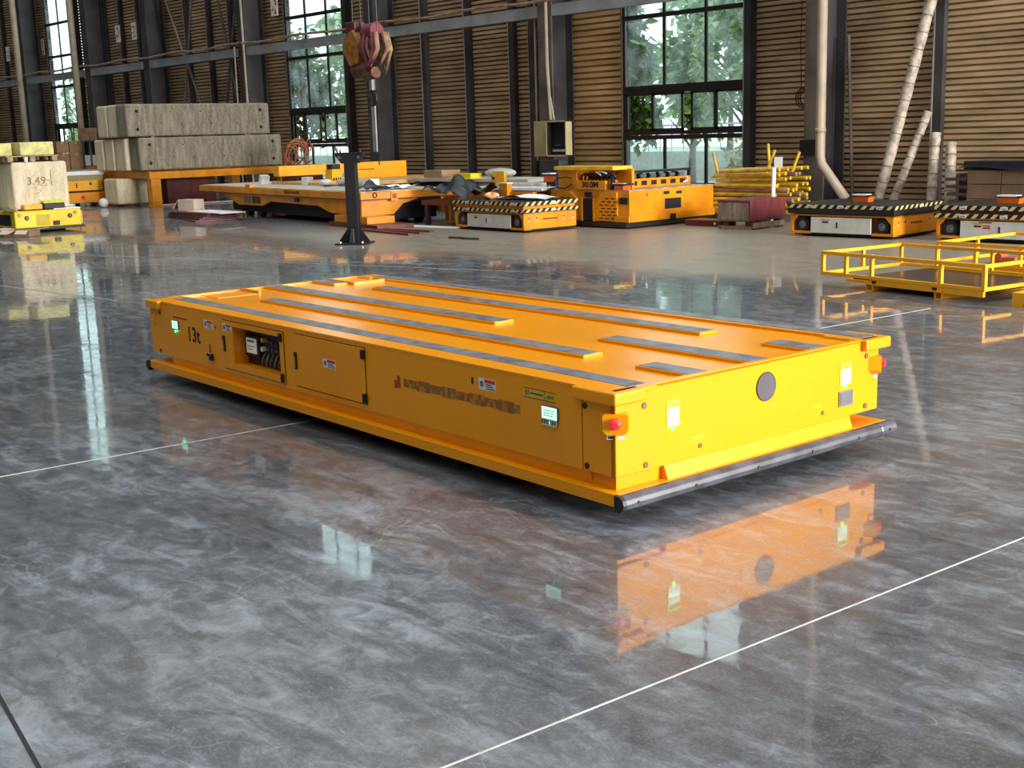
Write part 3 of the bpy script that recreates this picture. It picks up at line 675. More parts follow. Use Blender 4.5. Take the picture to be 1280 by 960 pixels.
# emergency stop / lamps on the corners
def corner_lamp(cx_, cy_, a):
    M_ = Matrix.Rotation(a, 3, 'Z'); c = Vector((cx_, cy_, 0))
    def T(p): return c + M_ @ Vector((p[0]*0.8, p[1], 0.412+(p[2]-0.412)*0.85))
    base = G(); poly = [(-0.055, 0.365), (-0.075, 0.385), (-0.075, 0.455), (-0.06, 0.463), (0.06, 0.463), (0.075, 0.455), (0.075, 0.385), (0.05, 0.362)]
    n = len(poly); vs = [T((x, 0.05, z)) for x, z in poly] + [T((x*0.86, -0.028, z)) for x, z in poly]
    base.add(vs, [tuple(range(n)), tuple(range(n, 2*n))] + [(i, (i+1) % n, n+(i+1) % n, n+i) for i in range(n)])
    b = ob('lamp_housing', base, YEL, V)
    ob('red_button', G().tube([T((0, -0.026, 0.418)), T((0, -0.045, 0.418)), T((0, -0.056, 0.418))], [0.023, 0.023, 0.012], 14), LAMP, b)
    ob('lamp_sticker', G().add([T((-0.045, -0.012, 0.338)), T((0.045, -0.012, 0.338)), T((0.045, -0.012, 0.358)), T((-0.045, -0.012, 0.358)), T((-0.045, 0.01, 0.338)), T((0.045, 0.01, 0.338)), T((0.045, 0.01, 0.358)), T((-0.045, 0.01, 0.358))],
       [(0, 1, 2, 3), (4, 5, 6, 7), (0, 1, 5, 4), (2, 3, 7, 6), (1, 2, 6, 5), (0, 3, 7, 4)]), PAPER, b)
    ob('lamp_print', G().add([T((-0.038, -0.0135, 0.342)), T((0.0, -0.0135, 0.342)), T((0.0, -0.0135, 0.354)), T((-0.038, -0.0135, 0.354))], [(0, 1, 2, 3)]), INK, b)
corner_lamp(-0.045, 0.045, R(45)); corner_lamp(-0.045, 1.785, R(135)); corner_lamp(-4.465, 0.075, R(-45))

# ================================================================== lifting vehicles with hazard-taped tops
def lift(label, x, y, rz, L, Wd, tiers, group=None, clutter=None):
    t = thing('lift_vehicle', label, 'vehicle', (x, y, 0), rz)
    # chassis with wheel wells at both ends of the long side (facing -Y)
    ww = 0.33; H0, H1 = 0.05, 0.31
    g = G().box(-L, 0, 0.16, Wd, H0, H1).box(-L, 0, 0, 0.16, H1-0.02, H1)
    g.box(-L+0, -L+0.035, 0, 0.16, H0, H1).box(-L, -L+ww, 0, 0.16, H0-0.01, H0+0.025)
    g.box(-0.035, 0, 0, 0.16, H0, H1).box(-ww, 0, 0, 0.16, H0-0.01, H0+0.025)
    for s, xc in ((1, -L+0.035), (-1, -0.035)):
        g.prism([(xc, H1-0.02), (xc+s*0.09, H1-0.02), (xc, H1-0.11)], 'y', 0, 0.03)
    ob('chassis', g, ORA, t)
    for wa, wb in ((-L+0.035, -L+ww), (-ww, -0.035)): ob('wheel_well', G().box(wa, wb, 0.15, 0.165, H0+0.02, H1-0.02), DRK, t)
    for xc in (-L+0.19, -0.18):
        w = ob('wheel', G().cyl((xc, 0.02, 0.165), (xc, 0.15, 0.165), 0.108, 24), BLK, t)
        ob('hub', G().cyl((xc, 0.012, 0.165), (xc, 0.03, 0.165), 0.055, 16, 0).cyl((xc+0.02, 0.004, 0.165), (xc+0.02, 0.02, 0.165), 0.018, 10, 1), [STEEL, CHR], w)
    for xc in (-L+0.3, -0.3):
        for yc in (0.3, Wd-0.25): ob('caster', G().cyl((xc, yc-0.03, 0.04), (xc, yc+0.03, 0.04), 0.04, 12), BLK, t)
    p = ob('side_cover', G().box(-L+ww+0.01, -ww-0.01, -0.006, 0.02, H0+0.005, H1-0.035), WHT, t, 0.003)
    pc = (-L)/2
    ob('cover_print', G().box(-L+ww+0.18, -L+ww+0.32, -0.0075, -0.005, 0.232, 0.248, 0).box(-L+ww+0.20, -L+ww+0.30, -0.0075, -0.005, 0.195, 0.222, 1), [mat('sticker_olive', (0.45, 0.42, 0.12), 0.5), INKR], p)
    ob('cover_handle', G().box(pc-0.06, pc-0.04, -0.012, -0.005, 0.13, 0.21), BLK, p)
    # end panel print on +X face
    f = ob('end_panel', G().box(-0.004, 0.006, 0.01, Wd-0.01, H0+0.01, H1-0.012), ORA, t, 0.002)
    g = G()
    for k in range(7): g.box(0.006, 0.0075, Wd*0.36+k*0.045, Wd*0.36+0.036+k*0.045, 0.185, 0.215)
    ob('lettering', g, INKR, f)
    for yy, r_ in ((Wd*0.1, 0.03), (Wd*0.24, 0.035), (Wd*0.76, 0.035), (Wd*0.93, 0.03)):
        ob('sticker', G().box(0.006, 0.007, yy-r_, yy+r_, 0.165, 0.265, 0).cyl((0.006, yy, 0.225), (0.0085, yy, 0.225), r_*0.6, 10, 1), [mat('sticker_orange', (0.75, 0.36, 0.12), 0.5), RED], f)
    ob('black_base', G().box(-L+0.05, -0.02, 0.03, Wd, 0.02, 0.05), DRK, t)
    # hazard-taped lifting platform(s)
    e = 0.03
    for (z0, z1, zb) in tiers:
        pl = ob('platform', G().box(-L-e, e, -e, Wd+e, zb, z1), BLK, t, 0.004)
        g = G().box(-L-e+0.01, e-0.005, -e-0.003, -e-0.001, z0, z1-0.004).box(e+0.001, e+0.003, -e+0.005, Wd+e-0.01, z0, z1-0.004)
        ob('hazard_band', g, HAZ, pl)
        for sx0 in (-L*0.82, -L*0.52, -L*0.15): ob('band_sticker', G().box(sx0, sx0+0.10, -e-0.005, -e-0.003, z0+0.008, z1-0.012, 0).box(sx0+0.02, sx0+0.08, -e-0.0055, -e-0.005, z0+0.018, z0+0.026, 1), [WHT, INK], pl)
        ob('band_sticker', G().box(e+0.003, e+0.005, Wd*0.5, Wd*0.5+0.1, z0+0.008, z1-0.012), WHT, pl)
    zt = tiers[-1][1]
    return t, zt
A, zt = lift('orange lifting vehicle with two hazard-striped bands, left of the big orange vehicle', -14.72, 13.40, R(-3), 1.83, 1.12, ((0.32, 0.375, 0.31), (0.425, 0.49, 0.42)))
ob('middle_frame', G().box(-1.8, 0, 0.0, 1.1, 0.375, 0.42), ORA, A)
B_, zt2 = lift('orange lifting vehicle with one hazard-striped band, beside the maroon covered block', -9.13, 15.05, R(1), 1.64, 1.25, ((0.40, 0.455, 0.32),))
C_, zt3 = lift('orange lifting vehicle at the right edge, behind the yellow railings', -6.75, 15.25, R(0.5), 1.85, 1.4, ((0.31, 0.37, 0.31), (0.415, 0.475, 0.41)))
ob('middle_frame', G().box(-1.8, 0, 0.0, 1.35, 0.37, 0.41), MAROON, C_)
ob('side_lettering', G().box(-1.25, -1.08, -0.0085, -0.005, 0.252, 0.266, 0).box(-1.2, -1.1, -0.0085, -0.005, 0.18, 0.20, 1).box(-1.2, -1.1, -0.0085, -0.005, 0.21, 0.225, 1), [INKR, RED], C_)
def beacon(lab, x, y, z, w=0.24):
    b = thing('warning_box', lab, 'box', (x, y, z))
    ob('box_body', G().add([(-w/2, -0.07, 0), (w/2, -0.07, 0), (w/2+0.02, -0.08, 0.075), (-w/2-0.02, -0.08, 0.075), (-w/2, 0.07, 0), (w/2, 0.07, 0), (w/2+0.02, 0.08, 0.075), (-w/2-0.02, 0.08, 0.075)],
       [(0, 1, 2, 3), (4, 5, 6, 7), (0, 1, 5, 4), (2, 3, 7, 6), (1, 2, 6, 5), (0, 3, 7, 4)]), mat('bright_orange', (0.75, 0.13, 0.01), 0.4), b)
    ob('box_lid', G().box(-w/2-0.02, w/2+0.04, -0.085, 0.085, 0.075, 0.10), BLK, b, 0.003)
    ob('lid_top', G().box(-w/2-0.01, w/2-0.02, -0.086, 0.06, 0.088, 0.108), PAPER, b, 0.002)
beacon('orange box with white lid on the lifting vehicle beside the maroon covered block', -10.05, 15.75, 0.456)
beacon('orange box with white lid on the lifting vehicle at the right edge', -7.85, 15.75, 0.477, 0.28)

# ================================================================== big orange vehicle with vent slots, tower and hoses
T = thing('heavy_vehicle', 'big orange vehicle with slotted panels and rear tower marked 30.0M, under the window', 'vehicle', (-13.75, 14.80, 0), R(-1))
L_, W_ = 1.85, 2.1
g = G().box(-L_, 0, 0.02, W_, 0.10, 0.60)
ob('chassis', g, ORA, T, 0.005)
ob('base', G().box(-L_-0.02, 0.02, -0.06, W_, 0.02, 0.09), BLK, T, 0.004)
for wx in (-1.5, -0.3):
    for wy in (0.3, 1.8): ob('wheel', G().cyl((wx, wy-0.05, 0.05), (wx, wy+0.05, 0.05), 0.05, 12), BLK, T)
ob('skirt', G().box(0, 0.03, 0.03, W_, 0.10, 0.21).box(-0.30, 0.03, -0.025, 0.02, 0.10, 0.20), ORA, T, 0.004)
# front panels either side of the doorway, with slots
for x0, x1 in ((-0.74, -0.25), (-1.66, -1.18)):
    p = ob('vent_panel', G().prism([(x0, 0.11), (x1, 0.11), (x1, 0.58), (x0+(0.16 if x0 > -1 else 0), 0.58), (x0, 0.46)] if x0 > -1 else [(x0, 0.11), (x1, 0.11), (x1, 0.46), (x1-0.16, 0.58), (x0, 0.58)], 'y', -0.012, 0.025), ORA, T, 0.003)
    for r_ in range(7):
        for k in range(3):
            xx = x0+0.09+k*0.135+(0.05 if r_ % 2 else 0); zz = 0.145+r_*0.054
            if xx+0.08 > x1: continue
            if x0 > -1 and zz > 0.44 and xx < x0+0.13: continue
            if x0 < -1 and zz > 0.44 and xx > x1-0.2: continue
            ob('slot', G().box(xx, xx+0.085, -0.0145, -0.010, zz, zz+0.018), DRK, p)
ob('doorway', G().box(-1.05, -0.80, -0.004, 0.022, 0.10, 0.47, 0).box(-1.10, -1.05, -0.02, 0.02, 0.10, 0.48, 1).box(-0.80, -0.76, -0.02, 0.02, 0.10, 0.48, 1), [DRK, ORA], T)
ob('sensor_window', G().box(-1.00, -0.84, -0.006, 0.022, 0.50, 0.575), DRK, T)
ob('sensor_window', G().box(-0.20, -0.02, -0.006, 0.022, 0.395, 0.495), DRK, T)
ob('deck', G().box(-L_, 0.0, 0.02, W_, 0.60, 0.615), mat('worn_deck', (0.55, 0.36, 0.22), 0.5, 0, 0.3, 5), T)
# +X side
for (y0, y1, z0, z1) in ((0.83, 0.97, 0.51, 0.56), (1.14, 1.28, 0.505, 0.55), (0.86, 1.26, 0.27, 0.44)):
    ob('side_window', G().box(0.0, 0.006, y0, y1, z0, z1), DRK, T)
ob('side_socket', G().box(0.0, 0.036, 0.96, 1.10, 0.10, 0.185), DRK, T)
for (y0, y1) in ((0.02, 0.36), (0.37, 0.80), (0.81, 1.36), (1.50, 2.08)):
    ob('side_panel', G().box(-0.002, 0.003, y0, y1, 0.22, 0.585), ORA, T, 0.001)
ob('red_lens', G().cyl((0, 0.43, 0.525), (0.012, 0.43, 0.525), 0.018, 10), RED, T)
# rear tower
tw = ob('tower', G().box(-1.66, -1.21, 0.02, 0.30, 0.615, 0.985).box(-1.21, -0.52, 0.0, 0.30, 0.615, 0.765).box(-1.66, -0.2, 0.30, 0.36, 0.615, 0.95), ORA, T, 0.004)
ob('tower_roof', G().box(-1.70, -0.30, -0.04, 0.42, 0.935, 0.995), mat('light_yellow_paint', (0.9, 0.55, 0.03), 0.4), T, 0.004)
text('lettering', '30.0M', 0.125, INK, T, (-0.87, -0.001, 0.695), TXF, sx=1.25, bold=0.005)
HOSE = mat('black_hose', (0.015, 0.016, 0.022), 0.3)
rd = random.Random(5)
for k in range(8):
    x = -1.15+k*0.085; ob('hose', G().tube([(x, 0.08, 0.77), (x+0.03, 0.02+rd.random()*0.05, 0.84), (x+0.13, 0.06, 0.88), (x+0.2, 0.12, 0.80)], 0.022, 8), HOSE, T, smooth=True)
ob('bracket', G().tube([(-0.62, 0.0, 0.86), (-0.72, -0.01, 0.905), (-0.58, 0.0, 0.91), (-0.5, 0.02, 0.88)], 0.014, 6), PAPER, T)
ob('frame_bar', G().box(-0.45, -0.40, 0.05, 0.12, 0.6, 0.9).box(-0.42, -0.1, 0.05, 0.15, 0.70, 0.73), BLK, T)
ob('control_box', G().box(-0.34, -0.13, 0.02, 0.2, 0.615, 0.69), mat('bright_orange', (0.75, 0.13, 0.01), 0.4), T, 0.003)
ob('control_lid', G().box(-0.38, -0.08, 0.0, 0.22, 0.69, 0.72, 0).box(-0.36, -0.1, -0.002, 0.1, 0.715, 0.728, 1), [BLK, PAPER], T)
# side rack with square holes carrying a black beam
rk = ob('valve_rack', G().box(-0.60, -0.52, 0.55, 2.10, 0.60, 0.76), ORA, T, 0.003)
for k in range(6):
    y = 0.62+k*0.24; ob('rack_hole', G().box(-0.522, -0.512, y, y+0.13, 0.65, 0.725), DRK, rk)
    ob('actuator', G().cyl((-0.56, y+0.0, 0.80), (-0.56, y+0.13, 0.80), 0.035, 10, 0).cyl((-0.56, y-0.05, 0.80), (-0.56, y-0.03, 0.80), 0.05, 10, 1), [STEEL, BLK], rk)
ob('black_beam', G().box(-0.62, -0.50, 0.30, 2.10, 0.855, 0.895), BLK, T, 0.003)
for k in range(5): ob('post', G().box(-0.6, -0.55, 0.5+k*0.4, 0.53+k*0.4, 0.75, 0.86), BLK, T)
ob('cable', G().tube([(-0.51, 1.9, 0.66), (-0.49, 1.98, 0.68), (-0.49, 2.0, 0.72), (-0.5, 1.97, 0.75)], 0.012, 6), PAPER, T)
ob('loose_cable', G().tube([(-1.9, -0.02, 0.66), (-1.6, -0.03, 0.80), (-1.45, -0.02, 0.82), (-1.3, -0.01, 0.80)], 0.010, 6), BLK, T)
ob('loose_cable', G().tube([(-2.0, -0.02, 0.56), (-1.7, -0.03, 0.64), (-1.45, -0.02, 0.63), (-1.3, -0.01, 0.70)], 0.012, 6), BLK, T)
# ================================================================== long flat transporter (middle)
PT = thing('flatbed_transporter', 'long orange flat-bed transporter with pale deck behind the black post', 'vehicle', (-18.3, 12.78, 0), R(-8))
ob('deck_frame', G().box(-8.1, 0, 0, 1.9, 0.49, 0.615), ORA, PT, 0.006)
ob('deck_board', G().box(-8.0, -0.1, 0.06, 1.84, 0.615, 0.628), mat('pale_deck', (0.60, 0.54, 0.44), 0.6, 0, 0.12, 3), PT)
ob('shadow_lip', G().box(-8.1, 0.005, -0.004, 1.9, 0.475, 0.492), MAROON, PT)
low = [(-6.9, 0.48), (-5.9, 0.24), (-4.6, 0.25), (-4.2, 0.35), (-1.9, 0.33), (-1.4, 0.22), (-0.1, 0.2), (-0.1, 0.48)]
ob('lower_frame', G().prism([(x, z) for x, z in low], 'y', 0.06, 0.12).prism([(x, z) for x, z in low], 'y', 1.7, 1.76).prism([(0.1, 0.48), (1.3, 0.48), (0.9, 0.38), (0.7, 0.2), (0.1, 0.2)], 'x', -0.16, -0.10), ORA, PT)
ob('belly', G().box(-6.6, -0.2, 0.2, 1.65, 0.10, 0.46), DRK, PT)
for wx in (-5.9, -5.2, -1.2, -0.6):
    for wy in (0.3, 1.5): ob('wheel', G().cyl((wx, wy-0.06, 0.12), (wx, wy+0.06, 0.12), 0.12, 16), BLK, PT)
for (x0, x1) in ((-5.55, -5.2),): ob('vent_block', G().box(x0, x1, 0.045, 0.07, 0.30, 0.42), STEEL, PT)
for k in range(4): ob('vent_bar', G().box(-5.1+k*0.11, -5.04+k*0.11, 0.045, 0.065, 0.29, 0.43), INKR, PT)
ob('access_plate', G().box(-1.1, -0.5, 0.045, 0.065, 0.26, 0.38), ORA, PT, 0.004)
ob('latch', G().box(-2.95, -2.75, 0.03, 0.07, 0.38, 0.45), BLK, PT)
ob('lettering', G().box(-3.35, -2.6, -0.006, 0.0, 0.585, 0.595).box(-3.3, -3.0, -0.006, 0, 0.54, 0.57).box(-2.95, -2.62, -0.006, 0, 0.54, 0.57), INKR, PT)
ob('end_bracket', G().box(0, 0.02, 0.60, 0.74, 0.45, 0.62, 0).box(0.02, 0.03, 0.63, 0.71, 0.49, 0.57, 1), [ORA, RED], PT)
for y in (0.28, 1.75): ob('end_ring', G().tube([(0.012, y+0.04*math.cos(a*math.pi/6), 0.56+0.04*math.sin(a*math.pi/6)) for a in range(13)], 0.010, 5), INKR, PT)
ob('orange_foot', G().box(-1.0, 0.3, -0.05, 0.5, 0.08, 0.20), ORA, PT, 0.004)
ob('foot_timber', G().box(-1.1, 0.8, -0.12, 0.6, 0.0, 0.08), MAROON, PT)
ob('side_lug', G().box(-5.3, -5.05, -0.01, 0.1, 0.60, 0.68, 0), ORA, PT)
# things lying on it
def obj1(name, lab, cat, g, mm, loc, rz=0, bevel=0.0, group=None):
    return tag(ob(name, g, mm, None, bevel, loc=loc, rz=rz), lab, cat, group)
obj1('foam_block', 'white angled block standing on the left end of the pale deck', 'block', G().obox((0, 0, 0.09), Matrix.Rotation(0.3, 3, 'Y'), 0.12, 0.2, 0.20), PAPER, (-24.6, 14.6, 0.628))
obj1('paper_bundle', 'white upright bundle on the pale deck, second from its left end', 'bundle', G().box(-0.1, 0.1, -0.08, 0.08, 0, 0.17), PAPER, (-22.6, 14.45, 0.628), 0.1, 0.01)
obj1('white_bag', 'small white crumpled bag on the pale deck before the yellow beam', 'bag', G().grid(lambda u, v: (0.22*math.cos(u*6.28)*math.sin(v*3.1416)+0.02*math.sin(9*u), 0.15*math.sin(u*6.28)*math.sin(v*3.1416), 0.07-0.07*math.cos(v*3.1416)), 14, 7), PAPER, (-21.7, 14.35, 0.628))
obj1('grey_roll', 'grey rolled sheet lying on the pale deck', 'roll', G().cyl((-0.45, 0, 0.07), (0.45, 0.05, 0.07), 0.07, 12), mat('grey_film', (0.5, 0.48, 0.44), 0.6), (-20.75, 14.3, 0.628))
obj1('white_device', 'small white box with round opening on the deck beside the black post', 'box', G().box(-0.14, 0.14, -0.1, 0.1, 0, 0.17, 0).cyl((0.02, -0.101, 0.09), (0.02, -0.10, 0.09), 0.045, 12, 1), [PAPER, STEEL], (-19.55, 13.9, 0.628), 0, 0.0)
g = G().grid(lambda u, v: (u*0.7, v*0.5, 0.02+0.05*abs(math.sin(u*9+v*3))+0.14*math.exp(-((u-0.4)**2+(v-0.4)**2)*18)), 16, 10)
obj1('black_bag', 'black and white crumpled film on the deck right of the black post', 'film', g, SHINE, (-18.85, 13.0, 0.630), -0.1)
obj1('white_rag', 'white rag beside the black film on the deck', 'rag', G().grid(lambda u, v: (u*0.5, v*0.5, 0.015+0.06*abs(math.sin(u*6+v*2))), 10, 8), PAPER, (-18.8, 13.58, 0.632), 0.2)
obj1('scrap_cloth', 'thin dark stick lying on the pale deck', 'stick', G().tube([(-0.4, -0.1, 0.02), (0, 0, 0.05), (0.35, 0.15, 0.10)], 0.012, 6), BLK, (-20.6, 13.9, 0.63))

# second transporter behind with yellow box beam and upright plate
YB = thing('beam_transporter', 'yellow box-beam transporter frame with a tall bright plate, behind the pale deck', 'vehicle', (-22.6, 17.6, 0), R(-3))
BY = mat('bright_yellow_orange', (0.90, 0.42, 0.01), 0.4, 0, 0.05)
ob('box_beam', G().box(-1.2, -0.95, -3.2, -1.1, 0.80, 1.02), BY, YB, 0.005)
ob('side_plate', G().box(-1.15, -0.9, -1.3, 0.1, 0.62, 1.03), BY, YB, 0.005)
ob('deck', G().box(-1.3, 1.2, -3.2, 0.6, 0.60, 0.68), mat('pale_orange_deck', (0.70, 0.42, 0.16), 0.5), YB)
ob('under_frame', G().box(-1.2, 1.1, -3.0, 0.5, 0.10, 0.60), DRK, YB)
for wx, wy in ((-0.8, -2.6), (0.8, -2.6), (-0.8, 0.1), (0.8, 0.1)): ob('wheel', G().cyl((wx, wy-0.06, 0.12), (wx, wy+0.06, 0.12), 0.12, 14), BLK, YB)
ob('small_print', G().box(-0.898, -0.895, -1.2, -0.8, 0.86, 0.88), INKR, YB)
g = G().box(-0.12, 0.12, -0.12, 0.12, 0, 0.28, 0)
for k in range(4): g.box(0.12, 0.125, -0.10+k*0.055, -0.065+k*0.055, 0.05, 0.11, 1)
g.box(-0.1, 0.1, -0.1, 0.1, 0.28, 0.38, 1)
obj1('valve_block', 'orange valve block with black cells in front of the yellow box beam', 'valve block', g, [BY, BLK], (-21.6, 14.45, 0.68))

# equipment between transporter and lifting vehicle
ED = thing('orange_work_frame', 'orange frame deck behind the hazard-striped lifting vehicle', 'frame', (-16.0, 14.7, 0), R(-2))
ob('side_beam', G().box(-2.6, 0.1, 0.0, 0.1, 0.34, 0.56).box(-2.6, 0.1, 1.1, 1.2, 0.34, 0.56), ORA, ED, 0.004)
ob('top_plate', G().box(-2.6, 0.1, 0.1, 1.2, 0.56, 0.585), mat('pale_deck', (0.60, 0.54, 0.44), 0.6), ED)
for x in (-2.4, -1.3, -0.1): ob('leg', G().box(x-0.06, x+0.06, 0.02, 0.14, 0, 0.35).box(x-0.06, x+0.06, 1.06, 1.18, 0, 0.35), ORA, ED)
for x in (-2.05, -0.62): tag(ob('upright_lug', G().box(x-0.11, x+0.11, -0.06, 0.06, 0.46, 0.70, 0).box(x-0.12, x+0.12, -0.065, 0.07, 0.70, 0.72, 1), [ORA, PAPER], ED, 0.003))
obj1('yellow_plate', 'upright bright yellow plate standing behind the orange frame deck', 'plate', G().box(-0.16, 0.16, -0.03, 0.03, 0, 0.30, 0).box(-0.17, -0.10, -0.045, -0.03, 0.05, 0.10, 1).box(-0.17, -0.10, -0.045, -0.03, 0.15, 0.20, 1), [BY, BLK], (-17.55, 15.4, 0.585+0.0), 0, 0.0)
obj1('grey_sack', 'grey sheet pile on the orange frame deck', 'sheet', G().box(-0.5, 0.45, -0.25, 0.25, 0.002, 0.09), mat('grey_film', (0.5, 0.48, 0.44), 0.6), (-17.0, 15.5, 0.585), 0.05, 0.03)
obj1('white_board', 'white board lying on the orange frame deck', 'board', G().box(-0.65, 0.65, -0.3, 0.3, 0, 0.04), PAPER, (-16.4, 15.05, 0.586), 0.03)
obj1('orange_valve', 'orange valve unit with white lid beside the cabinet column', 'valve', G().box(-0.2, 0.2, -0.1, 0.1, 0.06, 0.16, 0).box(-0.22, 0.0, -0.12, 0.1, 0.19, 0.21, 1).box(-0.15, 0.15, -0.08, 0.08, 0, 0.06, 2).box(-0.05, 0.15, -0.08, 0.1, 0.16, 0.19, 2), [mat('bright_orange', (0.75, 0.13, 0.01), 0.4), PAPER, BLK], (-16.05, 15.4, 0.65), 0)
obj1('white_film', 'white film sheet spread on the top of the hazard-striped lifting vehicle', 'film', G().grid(lambda u, v: (-0.9+u*1.1, v*0.5, 0.01+0.03*abs(math.sin(u*5+v*4))+0.05*math.exp(-((u-0.5)**2)*20)), 16, 6), PAPER, (-14.95, 13.75, 0.492), 0.0)
obj1('orange_cloth', 'crumpled orange and white cloth on the striped lifting vehicle', 'cloth', G().grid(lambda u, v: (0.16*math.cos(u*6.28)*math.sin(v*3.1416), 0.12*math.sin(u*6.28)*math.sin(v*3.1416), 0.05-0.05*math.cos(v*3.1416)+0.02*math.sin(u*20)), 14, 7), mat('orange_cloth', (0.72, 0.25, 0.08), 0.7, 0, 0.3, 9, dirt=(0.7, 0.6, 0.4)), (-15.95, 13.8, 0.492))
def film(u, v):
    x = -0.62+u*1.26; y = v*0.84
    return (x, y, 0.18+0.06*math.sin(u*11+v*4)+0.05*math.sin(v*13+u*5)+0.20*math.exp(-((u-0.45)**2*25+(v-0.5)**2*8)) - 0.30*max(0, v*-1+0.2))
obj1('black_sheeting', 'black plastic sheeting heaped beside the striped lifting vehicle', 'sheeting', G().grid(film, 30, 16), SHINE, (-17.25, 13.78, 0.442), 0)
BP = thing('steel_bench', 'low dark steel bench carrying the black sheeting', 'bench', (-17.25, 14.2, 0))
ob('bench_top', G().box(-0.6, 0.6, -0.42, 0.42, 0.36, 0.44), MAROON, BP)
for x, y in ((-0.5, -0.36), (0.5, -0.36), (-0.5, 0.36), (0.5, 0.36)): ob('leg', G().box(x-0.04, x+0.04, y-0.04, y+0.04, 0, 0.37), COLM, BP)
g = G()
obj1('brown_carton', 'brown carton on the cluttered table left of the yellow plate', 'box', G().box(-0.3, 0.3, -0.25, 0.25, 0, 0.16), CARD, (-20.75, 16.6, 0.70), 0, 0.006)
CT = thing('cluttered_table', 'low grey table loaded with cartons behind the transporter', 'table', (-19.45, 16.7, 0))
ob('table_top', G().box(-1.8, 1.8, -0.5, 0.5, 0.64, 0.70), mat('pale_deck', (0.60, 0.54, 0.44), 0.6), CT)
for x, y in ((-1.7, -0.45), (1.7, -0.45), (-1.7, 0.45), (1.7, 0.45)): ob('leg', G().box(x-0.04, x+0.04, y-0.04, y+0.04, 0, 0.64), COLM, CT)
obj1('yellow_channel', 'short yellow channel section on the low grey table', 'channel', G().box(-0.3, 0.3, -0.15, 0.15, 0, 0.10), LEM, (-19.7, 16.4, 0.70))
obj1('grey_sack', 'grey sack on the low grey table beside the yellow channel', 'sack', G().grid(lambda u, v: (0.4*math.cos(u*6.28)*math.sin(v*3.1416), 0.25*math.sin(u*6.28)*math.sin(v*3.1416), 0.10-0.10*math.cos(v*3.1416)), 14, 8), mat('grey_film', (0.5, 0.48, 0.44), 0.6), (-19.0, 16.7, 0.70))

# ================================================================== black steel post
PO = thing('steel_stand', 'black steel post stand with gusseted foot and bracket head', 'stand', (-15.62, 10.76, 0), R(38))
PB = mat('black_post', (0.022, 0.020, 0.022), 0.45, 0.3)
ob('foot_plate', G().box(-0.24, 0.24, -0.24, 0.24, 0, 0.025), PB, PO)
ob('shaft', G().box(-0.085, 0.085, -0.075, 0.075, 0.025, 1.24), PB, PO, 0.004)
for a in range(4):
    M_ = Matrix.Rotation(a*math.pi/2, 3, 'Z'); g = G(); poly = [(0.08, 0.025), (0.235, 0.025), (0.235, 0.05), (0.10, 0.235), (0.08, 0.235)]
    vs = [M_ @ Vector((x, -0.010, z)) for x, z in poly] + [M_ @ Vector((x, 0.010, z)) for x, z in poly]
    g.add(vs, [(0, 1, 2, 3, 4), (5, 6, 7, 8, 9)] + [(i, (i+1) % 5, 5+(i+1) % 5, 5+i) for i in range(5)]); ob('gusset', g, PB, PO)
ob('rib', G().box(-0.018, 0.018, -0.10, -0.075, 0.025, 0.235), STEEL, PO)
for x in (-0.17, 0.17): ob('bolt', G().cyl((x, -0.17, 0.025), (x, -0.17, 0.05), 0.022, 6), CHR, PO)
ob('head_bracket', G().prism([(-0.21, 1.36), (0.21, 1.36), (0.21, 1.31), (0.12, 1.20), (-0.12, 1.20), (-0.21, 1.31)], 'y', -0.08, 0.08).box(-0.23, 0.23, -0.1, 0.1, 1.345, 1.36), PB, PO, 0.004)
for x in (-0.15, 0.15): ob('bolt', G().cyl((x, -0.09, 1.29), (x, -0.078, 1.29), 0.025, 10), CHR, PO)
for x in (-0.2, -0.15, 0.16): ob('stud_bolt', G().cyl((x, 0, 1.36), (x, 0, 1.395), 0.012, 6), PB, PO)

# ================================================================== hanging hoist hook
HK = thing('hoist_hook', 'crane hoist block with chain bag and hook hanging above the black post', 'hoist', (-16.1, 11.5, 2.9))
for x in (-0.33, -0.12, 0.10, 0.30): ob('wire_rope', G().tube([(x, 0, 0.22), (x*0.9, 0, 9.1)], 0.010, 5), BLK, HK)
ob('sheave_block', G().prism([(-0.42, 0.20), (-0.18, 0.30), (-0.02, 0.08), (-0.08, -0.22), (-0.30, -0.25), (-0.46, -0.02)], 'y', -0.13, 0.13), mat('hoist_orange', (0.42, 0.17, 0.02), 0.6, 0, 0.3, 8), HK, 0.02)
ob('sheave_top', G().box(-0.40, -0.15, -0.1, 0.1, 0.22, 0.42), MAROON, HK, 0.02)
ob('drum', G().cyl((0.02, 0, 0.22), (0.30, 0, 0.24), 0.13, 14), mat('magenta_red', (0.20, 0.03, 0.05), 0.6), HK, smooth=False)
rdh = random.Random(31); CANV = mat('canvas', (0.36, 0.23, 0.10), 0.8, 0, 0.3, 12); MAG = mat('magenta_red', (0.20, 0.03, 0.05), 0.6)
for k in range(16):
    x0 = 0.06+rdh.uniform(-0.05, 0.12); x1 = 0.20+rdh.uniform(-0.04, 0.22); dz = rdh.uniform(0.25, 0.50); yy = rdh.uniform(-0.13, 0.13)
    ob('sling_loop', G().tube([(x0, yy, 0.22), (x0-0.03, yy*1.2, 0.0), ((x0+x1)/2, yy*1.3, 0.12-dz), (x1+0.05, yy*1.2, -0.02), (x1, yy, 0.22)], [0.028, 0.032, 0.026, 0.032, 0.028], 6), (CANV, CANV, MAG, RUST)[k % 4], HK, smooth=True)
ob('motor', G().cyl((-0.30, 0, -0.30), (0.12, 0, -0.30), 0.12, 12).cyl((0.0, -0.02, -0.40), (0.24, -0.02, -0.36), 0.09, 10), mat('rusty_dark', (0.16, 0.06, 0.03), 0.7, 0, 0.3, 12), HK)
